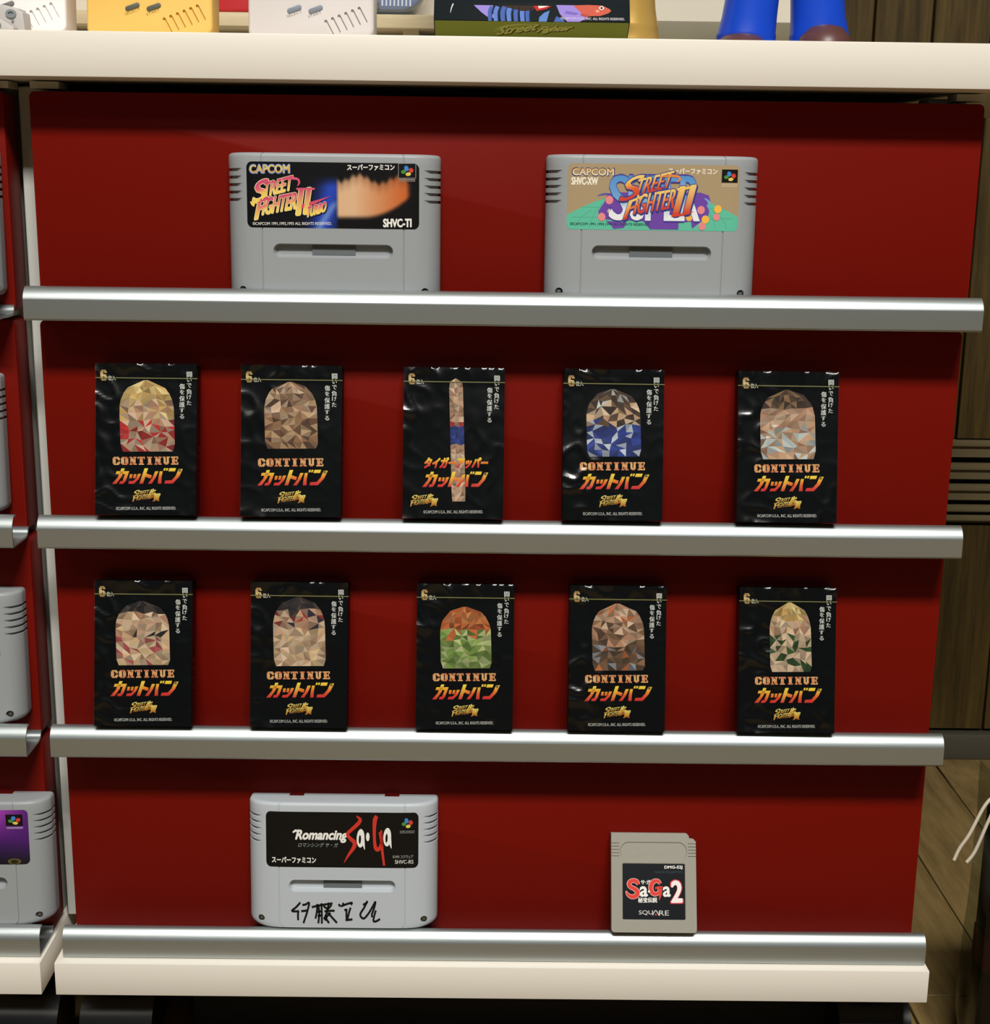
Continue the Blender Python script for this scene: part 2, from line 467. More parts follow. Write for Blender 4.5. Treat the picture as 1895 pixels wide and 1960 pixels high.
def make_rack(x, label, main=True):
    r = empty('display_rack', (x, 0, 0)); tag(r, label, 'display rack', 'red display racks side by side')
    for i, (zt, zb, lz) in enumerate(ROWS):
        p = link('display_panel', panel_mesh(zt, zb), M_red, r, ((0.0008, -0.0008, 0, 0)[i], 0, 0))
        l = link('ledge', ledge_mesh(lz), M_alu, r)
        apex = lz + 0.020
        for xc in ((-0.1035, 0.0885), (), (), (-0.1025,))[i] if main else ((0.2250,), (0.2150,), (0.2200,), (0.2300,))[i]:
            rz = (0.543, 0.4070, 0.2672, 0.1238)[i]
            link('riser', box_mesh('riser', xc - 0.045, xc + 0.045, -0.0225, -0.0022, lz + 0.0018, rz), M_steel, l)
    for a, b in ((-0.3025, -0.276), (0.262, 0.2865)):
        link('upright', box_mesh('upright', a, b, 0.0245, 0.046, 0.1055, 0.669, 0.001, 1), M_steel, r)
    for z in (0.6668, 0.5285):
        for a, b in ((-0.289, -0.2715), (0.274, 0.2915) if z > 0.6 else (0.268, 0.2835)):
            link('bracket', box_mesh('bracket', a, b, 0.006 if z > 0.6 else -0.0005, 0.0245, z, z + 0.0042 if z > 0.6 else z + 0.0035), M_steel, r)
    link('back_board', box_mesh('back_board', -0.284, 0.284, 0.150, 0.158, 0.1055, 0.669), M_dark, r)  # added dark board, unseen; blocks light so the gap above the panels stays black
    link('side_board', box_mesh('side_board', -0.288, -0.282, 0.047, 0.150, 0.1055, 0.669), M_dark, r)
    link('side_board', box_mesh('side_board', 0.276, 0.282, 0.047, 0.150, 0.1055, 0.669), M_dark, r)
    link('base_board', box_mesh('base_board', -0.2935, 0.2907, -0.0385, 0.17, 0.0815, 0.1050, 0.0006, 2), M_white, r)
    link('added_shade_board', box_mesh('added_shade_board', -0.22, 0.262, 0.045, 0.06, 0.006, 0.0813), M_dark, r)  # invented dark board, unseen; stands in for the shade under the base
    for cx, cy in ((-0.262, 0.014), (0.266, 0.014), (-0.262, 0.13), (0.266, 0.13)): make_caster(r, cx, cy)
    return r
rack = make_rack(0, 'red panel display rack with four full aluminium ledges, the whole one at centre')
PITCH = 0.5935
rack2 = make_rack(-PITCH, 'red panel display rack cut off at the left edge, beside the whole one', False)

# the long white counter board on top
shelf = link('shelf_board', box_mesh('shelf_board', -0.95, 0.42, -0.029, 0.36, 0.6718, 0.6975, 0.0007, 2), M_white)
tag(shelf, 'long thick white board lying across the tops of both red racks', 'shelf')

# ------------------------------------------------------------------ large grey cartridges
CW, CH, CT, CS = 0.064, 0.087, 0.0195, 0.0065
def cfront(x):
    X = min(1.0, abs(x) / CW)
    return -CS - (CT - CS) * (1 - X ** 9) ** 0.7
def cart_shell(notch):
    xs = [0, .006, .012, .018, .024, .030, .036, .040, .0421, .0423, .0427, .0429, .046, .049, .052, .0545, .0565, .0585, .060, .0612, .0622, .0630, .0636, .06395, .064]
    half = []
    for x in xs:
        y = cfront(x)
        if x in (.0423, .0427): y += 0.0006
        half.append((x, y))
    front = [(-x, y) for x, y in reversed(half)] + half[1:]
    def ring(z, inset_side=0.0, hw=CW, tuck=0.0):
        pts = []
        for x, y in front:
            k = abs(x) / CW
            xx = x * hw / CW; yy = y + tuck
            if inset_side and k > 0.86:
                t = min(1, (k - 0.86) / 0.08)
                xx = math.copysign(abs(xx) - inset_side * t, x); yy = yy + inset_side * 0.9 * t
            pts.append((xx, min(yy, -0.001), z))
        pts.append((hw - (inset_side), 0, z)); pts.append((-hw + inset_side, 0, z))
        return pts
    rings = []
    R_ = 0.005
    for i in range(6):                                        # rounded lower corners
        a = i / 5 * PI / 2
        rings.append(ring(R_ - R_ * math.cos(a), 0, CW - R_ + R_ * math.sin(a), 0.0012 if i == 0 else 0))
    z = 0.0585
    rings.append(ring(z))
    for k in range(5):                                        # finger grooves
        rings += [ring(z, 0.0015), ring(z + 0.0016, 0.0015), ring(z + 0.0017)]
        z += 0.0044; rings.append(ring(z - 0.00005))
    rings.append(ring(CH - 0.0024))
    for i in range(1, 5):
        a = i / 4 * PI / 2
        rings.append(ring(CH - 0.0024 + 0.0024 * math.sin(a), 0, CW - 0.0024 * (1 - math.cos(a)), 0.0022 * (1 - math.cos(a))))
    n = len(rings[0]); v = [p for r in rings for p in r]; f = []
    for i in range(len(rings) - 1):
        for k in range(n): f.append((i * n + k, i * n + (k + 1) % n, (i + 1) * n + (k + 1) % n, (i + 1) * n + k))
    f.append(tuple(range(n))); f.append(tuple(range((len(rings) - 1) * n, len(rings) * n)))
    me = mesh_of('shell', v, f)
    cut = []
    o = rrect(-0.0362, 0.0252, 0.0362, 0.0338, 0.0042, 6); i_ = rrect(-0.0348, 0.0272, 0.0348, 0.0330, 0.0028, 6)
    n = len(o); y0, y1 = -CT - 0.0004, -CT + 0.0044
    vv = [(p[0], y0, p[1]) for p in o] + [(p[0], y1, p[1]) for p in i_]
    ff = [tuple(range(n)), tuple(range(2 * n - 1, n - 1, -1))] + [(k, (k + 1) % n, n + (k + 1) % n, n + k) for k in range(n)]
    cut.append(mesh_of('c', vv, ff))
    for s in (-1, 1):
        v2, f2 = lathe([(0.0023, -0.03), (0.0023, cfront(0.0552) + 0.0016)], 20, 'y')
        cut.append(mesh_of('c', [(a + s * 0.0552, b, c + 0.0058) for a, b, c in v2], f2))
        if notch: cut.append(box_mesh('c', s * 0.0325 - 0.005, s * 0.0325 + 0.005, -0.0048, 0.002, CH - 0.0022, CH + 0.004))
    return boolean(me, cut, 'shell')
SHELL = cart_shell(False); SHELL_N = cart_shell(True); SHELL_M = SHELL_N.copy()

def rr_label(P, x0, y0, x1, y1, r, col, nx=60, ny=10, skew=0.0):
    """rounded label base in crop coordinates"""
    def inset(x):
        d = min(x - x0, x1 - x); d = max(0, d)
        return 0 if d >= r else r - math.sqrt(max(0, r * r - (r - d) ** 2))
    P.band(x0, x1, lambda x: y0 + inset(x) + skew * (x - x0), lambda x: y1 - inset(x) + skew * (x - x0), col, 1, nx, ny, r)

def four_dots(P, x, y, w_, h_, l=3, box=(4, 4, 8), frame=None):
    if frame: P.rect(x - .03 * w_, y - .03 * h_, x + 1.03 * w_, y + 1.03 * h_, frame, l - 1)
    if box: P.rect(x, y, x + w_, y + h_, box, l)
    P.ell(x + .46 * w_, y + .34 * h_, .13 * w_, .20 * h_, (62, 132, 205), l + 1, 16, -0.5)
    P.ell(x + .74 * w_, y + .48 * h_, .14 * w_, .17 * h_, (212, 62, 52), l + 2, 16, 0.5)
    P.ell(x + .29 * w_, y + .58 * h_, .15 * w_, .14 * h_, (70, 140, 60), l + 2, 16, -0.2)
    P.ell(x + .57 * w_, y + .75 * h_, .16 * w_, .13 * h_, (226, 200, 92), l + 3, 16, -0.1)

def brush_word(P, st, p0, p1, p2, fill, edge, layer, big=True, ew=0.10, bold=0.02):
    """slanted brush lettering with an outline"""
    P.text(st, p0, p1, p2, edge, layer, ew); P.text(st, p0, p1, p2, fill, layer + 1, bold)

def make_cart(loc, rot, label, shell, latch=True, m=None):
    t = empty('game_cartridge', loc, rot); tag(t, label, 'game cartridge')
    link('shell', shell, m or M_cart, t)
    if latch:
        link('latch', box_mesh('latch', -0.0130, 0.0130, -CT + 0.0034, -CT + 0.0048, 0.0270, 0.0334), M_latch, t)
    for s in (-1, 1):
        h = link('screw_hole', mesh_of('screw_hole', *lathe([(0.0022, -0.0002), (0.0022, 0.0002)], 18, 'y')), M_screwhole, t, (s * 0.0552, cfront(0.0552) + 0.0014, 0.0058))
        v, f = lathe([(0.0012, -0.0004), (0.0012, 0.0002)], 6, 'y')
        link('screw', mesh_of('screw', v, f), M_screw, h, (0, 0, 0))
    return t

def put_label(t, P, name='label'):
    return link(name, P.mesh(name, cfront), M_print, t)

WHITE = (238, 236, 228)
# label 1: black, pink-and-yellow slanted title
def map1(X, Y): return (-51.6 + (X - 258) / 1320 * 103.2, 81.6 - (Y - 172 - (X - 258) * 0.0135) / 463 * 38.6)
P = Print(map1)
def bg1(p):
    u, v = p; c = (4, 5, 10)
    c = mix(c, (38, 72, 190), math.exp(-(((u - 880 + (v - 480) * 0.25) / 110) ** 2)) * max(0, min(1, (v - 270) / 80)) * 0.95)
    c = mix(c, (150, 180, 225), 0.55 * math.exp(-(((u - 880 + (v - 540) * 0.7) / 30) ** 2)) * max(0, min(1, (v - 440) / 40)))
    if u > 945:
        t0 = 262 + 26 * math.sin(u * 0.021) + 9 * math.sin(u * 0.11) + 0.05 * (u - 950)
        b0 = 590 - max(0, u - 1150) ** 2 / 900
        sm = lambda a: max(0, min(1, a)) ** 2 * (3 - 2 * max(0, min(1, a)))
        k = sm((v - t0) / 46) * sm((b0 - v) / 46) * sm((1530 - u) / 60) * sm((u - 946) / 14)
        skin = mix((220, 178, 138), (198, 100, 46), (u - 1080) / 380)
        c = mix(mix(c, (4, 4, 6), sm((u - 948) / 14)), mix(skin, (70, 36, 20), 0.35 * (1 - sm((v - t0) / 120))), k)
    return c
rr_label(P, 258, 172, 1578, 635, 42, bg1, 110, 40, 0.0135)
P.tbox('CAPCOM', 284, 196, 590, 254, (150, 176, 226), 2, 0.07)
P.tbox('CAPCOM', 288, 200, 586, 250, ramp((0, (214, 150, 60)), (0.6, (226, 206, 120)), (1, (214, 178, 80))), 3, 0.035)
P.tbox('スーパーファミコン', 1030, 196, 1390, 236, WHITE, 2, 0.03)
four_dots(P, 1422, 190, 128, 98, 3, (6, 6, 10), (150, 150, 150))
P.rect(1424, 296, 1548, 303, (150, 140, 130), 2); P.rect(1424, 308, 1548, 314, (140, 128, 118), 2)
fill1 = ramp((0, (244, 214, 96)), (0.38, (240, 200, 92)), (0.6, (222, 96, 120)), (1, (206, 74, 112)))
ed1 = (246, 226, 170)
def title(P, words, fill, edge, dark, L):
    for st, p0, p1, p2, bo in words:
        d = 7
        P.text(st, (p0[0] + d, p0[1] + d), (p1[0] + d, p1[1] + d), (p2[0] + d, p2[1] + d), dark, L, 0.024 + bo)
        P.text(st, p0, p1, p2, edge, L + 1, 0.024 + bo)
        P.text(st, p0, p1, p2, fill, L + 2, 0.002 + bo)
W1 = [('S', (300, 470), (400, 440), (335, 318), 0.02), ('TREET', (385, 422), (600, 372), (400, 322), 0.02), ('F', (318, 580), (392, 560), (350, 440), 0.02), ('IGHTER', (375, 548), (630, 505), (400, 430), 0.02), ('II', (640, 545), (720, 535), (668, 372), 0.03), ('TURBO', (712, 566), (860, 524), (724, 494), 0.03)]
title(P, W1, fill1, ed1, (8, 6, 10), 4)
P.stroke([(560, 300), (620, 292), (655, 300), (662, 325), (648, 345)], [3, 9, 8, 7, 2], fill1(0.8), 7)
P.stroke([(318, 478), (300, 470), (285, 452)], [14, 10, 2], fill1(0.1), 7)
P.poly([(655, 480), (905, 415), (780, 470), (668, 510)], (214, 76, 104), 6)
P.rect(640, 372, 780, 358, (214, 90, 118), 6)
P.tbox('©CAPCOM 1991,1992,1993 ALL RIGHTS RESERVED.', 300, 597, 908, 622, (226, 224, 214), 3, 0.01)
P.tbox('SHVC-TI', 1305, 578, 1518, 634, WHITE, 4, 0.045)
LAB1 = P
# label 2: tan with a green globe and big blue word
def map2(X, Y): return (-51.6 + (X - 258) / 1322 * 103.2, 81.6 - (Y - 180 - (X - 258) * 0.002) / 474 * 38.6)
P = Print(map2)
rr_label(P, 258, 180, 1580, 654, 42, (170, 148, 114), 60, 2, 0.002)
gt = lambda x: 372 + 150 * abs((x - 915) / 650) ** 2.1 + 38
def gtop(x): return max(372, min(640, 372 + 180 * ((x - 915) / 660) ** 2))
def gbot(x):
    d = max(0, min(x - 258, 1580 - x)); return 654 + 0.002 * (x - 258) - (0 if d >= 42 else 42 - math.sqrt(max(0, 42 ** 2 - (42 - d) ** 2)))
P.band(259, 1579, lambda x: min(gtop(x), gbot(x)), gbot, (96, 190, 158), 2, 100, 1, 41)
for yy in (430, 492, 565):
    P.band(300, 1540, lambda x: max(gtop(x), yy - 1.5), lambda x: max(gtop(x), yy + 1.5), (84, 168, 142), 3, 40)
for cx in (330, 440, 560, 1290, 1400, 1490):
    P.stroke([(cx + (915 - cx) * 0.20 * (1 - k / 6) ** 2, max(gtop(cx), 385) + (640 - max(gtop(cx), 385)) * k / 6) for k in range(7)], 1.6, (84, 168, 142), 3)
PUR = (110, 70, 164)
P.poly([(500, 520), (545, 455), (560, 410), (600, 385), (1280, 380), (1345, 400), (1358, 440), (1330, 470), (1352, 510), (1345, 560), (1290, 590), (1225, 640), (1215, 590), (1120, 600), (1120, 648), (900, 648), (850, 590), (560, 580), (505, 560)], PUR, 4)
P.poly([(560, 590), (720, 600), (700, 640), (620, 648), (600, 620)], PUR, 4)
P.stroke([(490, 410), (540, 398), (600, 396)], [2, 7, 3], (92, 86, 168), 4)
P.stroke([(1310, 420), (1345, 445), (1355, 500)], [2, 9, 3], (120, 170, 220), 5)
for cx, cy, r, c in ((582, 440, 30, (232, 138, 140)), (527, 562, 29, (232, 138, 140)), (590, 520, 20, (240, 190, 120)), (1289, 505, 29, (232, 138, 140)), (1418, 498, 29, (246, 186, 72)), (1325, 573, 29, (246, 186, 72)), (1410, 555, 26, (232, 138, 140)), (1303, 622, 28, (232, 138, 140)), (1200, 560, 26, (240, 180, 80))):
    P.ell(cx, cy, r, r * 1.02, c, 6, 20)
fillS = ramp((0, (238, 238, 236)), (0.32, (226, 232, 238)), (0.42, (118, 166, 214)), (1, (84, 146, 204)))
for st, a, b in (('S', 588, 730), ('U', 735, 860), ('P', 868, 990), ('E', 1012, 1122), ('R', 1130, 1275)):
    P.text(st, (a, 586), (b, 586), (a, 262), (70, 62, 150), 7, 0.028)
    P.text(st, (a, 586), (b, 586), (a, 262), fillS, 8, 0.02)
fill2 = ramp((0, (206, 60, 44)), (0.45, (220, 92, 52)), (0.8, (240, 190, 90)), (1, (240, 206, 120)))
W2 = [('S', (650, 460), (790, 420), (720, 285), 0.01), ('TREET', (770, 410), (1040, 345), (805, 290), 0.015), ('F', (690, 585), (790, 545), (735, 445), 0.01), ('IGHTER', (770, 545), (1075, 495), (800, 400), 0.015), ('II', (1075, 545), (1190, 530), (1125, 345), 0.03)]
title(P, W2, fill2, (58, 62, 130), (58, 62, 130), 9)
P.stroke([(960, 270), (1050, 262), (1105, 268), (1116, 290), (1095, 306)], [3, 9, 9, 8, 2], fill2(0.6), 12)
P.stroke([(1100, 360), (1180, 348), (1245, 332)], [9, 9, 2], fill2(0.85), 12); P.stroke([(1062, 548), (1140, 540), (1228, 518)], [9, 9, 2], fill2(0.1), 12)
P.tbox('CAPCOM', 292, 212, 614, 268, (56, 60, 110), 2, 0.06); P.tbox('CAPCOM', 296, 216, 610, 264, ramp((0, (240, 226, 190)), (1, (236, 190, 110))), 3, 0.025)
P.tbox('SHVC-XW', 290, 280, 490, 332, (242, 234, 214), 3, 0.04)
P.tbox('スーパーファミコン', 1030, 208, 1402, 248, (242, 232, 214), 2, 0.03)
four_dots(P, 1438, 212, 124, 94, 3, (14, 14, 16))
P.rect(1438, 318, 1560, 324, (206, 188, 156), 2); P.rect(1438, 330, 1560, 335, (206, 188, 156), 2)
P.tbox('©CAPCOM 1991,1993,1994 ALL RIGHTS RESERVED.', 286, 604, 902, 626, (20, 60, 60), 5, 0.01)
LAB2 = P
# label 3: black, white script and red brush capitals
def map3(X, Y):
    return (-51.4 + (X - 266) / 1294 * 102.8, 81.0 - (Y - 318 - (X - 266) * 0.0015) / 406 * 38.4)
P = Print(map3)
rr_label(P, 266, 318, 1560, 724, 40, (7, 8, 9), 60, 2, 0.0015)
P.tbox('Romancing', 512, 452, 940, 540, WHITE, 2, 0.035, 26)
P.stroke([(495, 470), (520, 456), (545, 462)], [5, 9, 3], WHITE, 2)
P.tbox('ロマンシング サ・ガ', 538, 544, 872, 576, (150, 160, 158), 2, 0.0, 10)
RED = (204, 52, 38)
P.stroke([(1035, 345), (1066, 372), (1048, 402), (985, 452), (958, 480), (985, 512), (1018, 540), (1012, 575), (965, 635), (928, 690)], [3, 14, 15, 13, 13, 14, 17, 16, 9, 1], RED, 3)
P.stroke([(1208, 345), (1192, 372), (1186, 440), (1188, 520), (1196, 575), (1215, 590), (1238, 570), (1248, 530), (1244, 448)], [14, 18, 14, 12, 15, 15, 14, 12, 7], RED, 3)
P.stroke([(1236, 462), (1246, 520), (1254, 600), (1270, 708)], [14, 12, 11, 9], RED, 3)
for ox, oy in ((0, 0), (226, -10)):
    P.ell(1070 + ox, 508 + oy, 33, 68, WHITE, 4, 28, 0.06); P.ell(1064 + ox, 516 + oy, 10, 33, (7, 8, 9), 5, 20, 0.05)
    P.stroke([(1092 + ox, 480 + oy), (1094 + ox, 540 + oy), (1105 + ox, 590 + oy)], [9, 11, 2], WHITE, 6)
P.ell(1131, 497, 15, 32, WHITE, 4, 18)
four_dots(P, 1400, 345, 128, 98, 2, None)
P.tbox('SUPER FAMICOM', 1402, 450, 1526, 462, (150, 150, 146), 2, 0.0); P.rect(1402, 465, 1526, 470, (110, 110, 108), 2)
P.tbox('スーパーファミコン', 316, 650, 690, 694, WHITE, 2, 0.03)
P.tbox('©1991 スクウェア', 1342, 630, 1516, 654, (178, 178, 172), 2, 0.0)
P.tbox('SHVC-RS', 1362, 666, 1518, 694, (214, 212, 204), 2, 0.02)
LAB3 = P
# handwriting in marker pen below the slot
P = Print(map3); K = (14, 16, 18)
def pen(*pts): P.stroke(pts, 8.5, K, 2)
pen((556, 985), (520, 1020), (483, 1048), (520, 1052), (545, 1050)); pen((537, 1052), (534, 1085), (536, 1118))
pen((572, 1004), (600, 1000), (630, 988), (618, 1040), (604, 1080), (580, 1140)); pen((562, 1050), (590, 1048), (614, 1044))
pen((652, 1020), (720, 1006), (830, 990)); pen((700, 995), (696, 1050), (684, 1105)); pen((735, 990), (738, 1060), (738, 1142)); pen((700, 1055), (734, 1050)); pen((702, 1085), (734, 1080)); pen((708, 1000), (716, 1060), (708, 1140))
pen((752, 1010), (790, 1030), (822, 1000)); pen((760, 1050), (800, 1046), (848, 1045)); pen((800, 985), (780, 1060), (756, 1110)); pen((790, 1060), (830, 1100), (868, 1136)); pen((770, 1075), (780, 1110), (800, 1138)); pen((812, 1060), (776, 1096), (768, 1120))
pen((882, 995), (896, 1014)); pen((918, 985), (924, 1004)); pen((900, 1012), (950, 995), (996, 985), (985, 1000)); pen((950, 1030), (948, 1080), (952, 1110)); pen((984, 1020), (970, 1060), (956, 1110)); pen((940, 1114), (970, 1112), (1000, 1108)); pen((930, 1040), (950, 1036))
pen((1090, 1000), (1120, 985), (1125, 975), (1100, 1020), (1068, 1066), (1074, 1090), (1100, 1100), (1140, 1060), (1180, 1000), (1196, 976), (1186, 1020), (1166, 1070), (1170, 1092)); pen((1200, 1040), (1186, 1080), (1180, 1118), (1200, 1122), (1236, 1104))
SIGN = P

def cart_loc(x, z, lean=2.0): return ((x, -0.0008 - 0.0, z), (math.radians(-lean), 0, 0))
# row 1
def stand(x, z, lean, depth_back):
    a = math.radians(lean)
    return (x, depth_back, z + 0.0), (-a, 0, 0)
lean = 2.0; a_ = math.radians(lean)
yb = -CH * math.sin(a_) - 0.0006
c1 = make_cart((-0.1035, yb, 0.5432), (-a_, 0, 0), 'grey game cartridge with black label and pink slanted title, left on top ledge', SHELL)
put_label(c1, LAB1)
c2 = make_cart((0.0885, yb, 0.5446), (-a_, 0, math.radians(-0.4)), 'grey game cartridge with tan label showing a green globe, right on top ledge', SHELL)
put_label(c2, LAB2)
a3 = math.radians(5.0)
c3 = make_cart((-0.1025, -CH * math.sin(a3) - 0.0008, 0.1250), (-a3, 0, 0), 'grey game cartridge signed in black marker below its black label, bottom ledge', SHELL_M, True, M_cart3)
c3.scale = (0.985, 1, 1)
lb3 = put_label(c3, LAB3)
link('marker_signature', SIGN.mesh('marker_signature', cfront), M_print, c3)

# cartridges on the left rack
for i, (xr, z, lab, shell) in enumerate(((-0.3072, 0.5432, 'grey game cartridge at the left edge, only a corner seen, on top left ledge', SHELL), (-0.3135, 0.4086, 'grey game cartridge at the left edge, a thin sliver on second left ledge', SHELL), (-0.3090, 0.2640, 'grey game cartridge with five side ribs, on third ledge of the left rack', SHELL), (-0.2985, 0.1240, 'grey game cartridge with purple label, on lowest ledge of left rack', SHELL_N))):
    z = (0.5432, 0.4072, 0.2674, 0.1240)[i]
    t = make_cart((xr - CW, yb, z), (-a_, 0, 0), lab, shell)
    def mp(X, Y): return (X, Y)
    P = Print(mp)
    pal = ((60, 70, 110), (70, 80, 90), (80, 60, 60), (72, 24, 104))[i]
    def bgp(p, pal=pal):
        return mix(mix(pal, (180, 70, 190), max(0, 1 - abs(p[0] - 30) / 26) * max(0, (p[1] - 60) / 22)), (16, 18, 26), max(0, (60 - p[1]) / 17))
    # same rounded base, colours running from violet to near black
    def inset(x): 
        d = max(0, min(x + 51.6, 51.6 - x)); return 0 if d >= 3.3 else 3.3 - math.sqrt(max(0, 3.3 ** 2 - (3.3 - d) ** 2))
    P.band(-51.6, 51.6, lambda x: 81.6 - inset(x), lambda x: 43 + inset(x), bgp, 1, 60, 12, 3.3)
    if i == 3:
        four_dots(Print(mp) if False else P, 37.2, 78.5, 11.0, -8.0, 3, (8, 8, 12))
        P.rect(37.6, 69.7, 48.2, 68.4, (150, 130, 170), 2)
        P.ell(41.5, 45.2, 4.4, 2.1, (96, 84, 44), 2); P.ell(41.5, 45.0, 2.6, 1.5, (40, 36, 20), 3)
    put_label(t, P)

# ------------------------------------------------------------------ small grey cartridge (bottom ledge)
def make_small_cart():
    t = empty('small_game_cartridge', (0.106, -0.0264, 0.1258), (-math.radians(23.0), 0, 0))
    tag(t, 'small warm grey game cartridge with square black label, right on bottom ledge', 'game cartridge')
    T = 0.0078
    outl = [(-0.0285 + 0.0018, 0), (0.0285 - 0.0018, 0), (0.0285 - 0.0005, 0.0005), (0.0285, 0.0018), (0.0285, 0.0595), (0.0268, 0.0614), (0.0240, 0.0616), (0.0238, 0.0632), (0.0222, 0.0650), (-0.0283, 0.0650), (-0.0285, 0.0648), (-0.0285, 0.0018), (-0.0280, 0.0005)]
    v, f = prism(outl, -T, 0)
    me = mesh_of('shell', v, f)
    cut = []
    o = rrect(-0.0228, 0.0466, 0.0228, 0.0592, 0.0062, 6); i_ = rrect(-0.0220, 0.0474, 0.0220, 0.0584, 0.0054, 6)
    n = len(o)
    vv = [(p[0], -T - 0.0002, p[1]) for p in o] + [(p[0], -T + 0.0007, p[1]) for p in i_]
    cut.append(mesh_of('c', vv, [tuple(range(n)), tuple(range(2 * n - 1, n - 1, -1))] + [(k, (k + 1) % n, n + (k + 1) % n, n + k) for k in range(n)]))
    v2, f2 = prism(rrect(-0.0213, 0.0082, 0.0213, 0.0450, 0.001, 3), -T - 0.001, -T + 0.0005); cut.append(mesh_of('c', v2, f2))
    for s in (-1, 1):
        for k in range(5):
            z = 0.0490 + k * 0.0021
            x0, x1 = (0.0232, 0.0300) if s > 0 else (-0.0300, -0.0232)
            cut.append(box_mesh('c', x0, x1, -T - 0.001, -T + 0.0007, z, z + 0.0009))
    link('shell', boolean(me, cut, 'shell'), M_cartw, t)
    def mp(X, Y): return (-21.0 + (X - 413) / 785 * 42.0, 44.7 - (Y - 574 - (X - 413) * 0.018) / 725 * 36.3)
    P = Print(mp, 0.03)
    rr_label(P, 413, 574, 1198, 1299, 16, (7, 11, 18), 30, 2, 0.018)
    P.tbox('DMG-S2J', 942, 608, 1165, 656, WHITE, 2, 0.03)
    P.tbox('MADE IN JAPAN', 815, 676, 1165, 712, (52, 72, 78), 2, 0.0)
    P.tbox('サ·ガ', 644, 792, 762, 846, WHITE, 2, 0.03)
    R2 = (222, 66, 58); E2 = (245, 210, 200)
    sp = [(612, 850), (585, 806), (530, 800), (496, 830), (510, 876), (570, 910), (600, 950), (585, 992), (530, 1008), (480, 978), (456, 930)]
    sw = [16, 26, 26, 24, 24, 26, 28, 28, 26, 17, 1]
    P.stroke(sp, [w_ + 5 for w_ in sw], E2, 2); P.stroke(sp, sw, R2, 3)
    gp = [(888, 842), (858, 806), (810, 808), (775, 850), (768, 910), (790, 960), (830, 976), (868, 950), (880, 910)]
    gw = [14, 22, 26, 26, 26, 26, 24, 18, 16]
    P.stroke(gp, [w_ + 5 for w_ in gw], E2, 4); P.stroke(gp, gw, R2, 5)
    P.stroke([(822, 900), (870, 890), (918, 886)], [12, 17, 10], R2, 6); P.stroke([(888, 890), (888, 970), (870, 1058)], [20, 18, 1], R2, 6)
    P.tbox('a', 634, 878, 724, 1004, WHITE, 6, 0.04); P.tbox('a', 924, 882, 1010, 1008, WHITE, 6, 0.04)
    P.ell(744, 940, 13, 17, WHITE, 6, 14)
    P.tbox('2', 1022, 802, 1162, 1088, (190, 50, 60), 6, 0.05); P.tbox('2', 1030, 810, 1154, 1080, (246, 232, 228), 7, 0.035)
    P.tbox('秘宝伝説', 608, 1020, 844, 1084, WHITE, 7, 0.025)
    P.tbox('SQU', 616, 1186, 790, 1248, (208, 208, 204), 2, 0.008); P.tbox('RE', 868, 1190, 992, 1254, (208, 208, 204), 2, 0.008)
    P.stroke([(786, 1250), (826, 1188), (868, 1252)], 5.5, (208, 208, 204), 2); P.poly([(812, 1250), (828, 1222), (844, 1252)], (196, 70, 60), 2)
    link('label', P.mesh('label', lambda x: -T + 0.00045), M_print, t)
    def mq(X, Y): return (X, Y)
    P = Print(mq, 0.03)
    P.tbox('Nintendo GAME BOY', -16.5, 55.2, 16.5, 50.8, (160, 156, 146), 1, 0.01)
    link('embossed_lettering', P.mesh('embossed_lettering', lambda x: -T + 0.00066), M_print, t)
    return t
make_small_cart()

# ------------------------------------------------------------------ film-wrapped packets
BW, BH, BT = 0.0625, 0.0938, 0.012
FONT5 = {'C': ['.XXXXX.', 'XXX.XXX', 'XXX..XX', 'XXX....', 'XXX..XX', 'XXX.XXX', '.XXXXX.'],
         'O': ['.XXXXX.', 'XXX.XXX', 'XXX.XXX', 'XXX.XXX', 'XXX.XXX', 'XXX.XXX', '.XXXXX.'],
         'N': ['XXX.XXX', '.XXX.X.', '.XXXXX.', '.XXXXX.', '.X.XXX.', '.X.XXX.', 'XXX.XXX'],
         'T': ['XXXXXXX', 'X.XXX.X', '..XXX..', '..XXX..', '..XXX..', '..XXX..', '.XXXXX.'],
         'I': ['.XXXXX.', '..XXX..', '..XXX..', '..XXX..', '..XXX..', '..XXX..', '.XXXXX.'],
         'U': ['XXX.XXX', '.XX.XX.', '.XX.XX.', '.XX.XX.', '.XX.XX.', '.XXXXX.', '..XXX..'],
         'E': ['XXXXXXX', '.XXX..X', '.XXX.X.', '.XXXXX.', '.XXX.X.', '.XXX..X', 'XXXXXXX'],
         '6': ['.XXXXX.', 'XXX.XXX', 'XXX....', 'XXXXXX.', 'XXX.XXX', 'XXX.XXX', '.XXXXX.']}
def pixel_word(P, st, x0, y0, x1, y1, col, layer):
    """blocky arcade lettering, runs of pixels as small quads"""
    n = len(st); adv = 8.0; W_ = n * adv - 1; px = (x1 - x0) / W_; py = (y1 - y0) / 7
    for k, ch in enumerate(st):
        if ch == ' ': continue
        for r, row in enumerate(FONT5[ch]):
            c = 0
            while c < 7:
                if row[c] == 'X':
                    e = c
                    while e < 7 and row[e] == 'X': e += 1
                    X0 = x0 + (k * adv + c) * px; X1 = x0 + (k * adv + e) * px
                    P.rect(X0, y0 + r * py, X1, y0 + (r + 1) * py + 0.2, col(k, r, c), layer); c = e
                else: c += 1
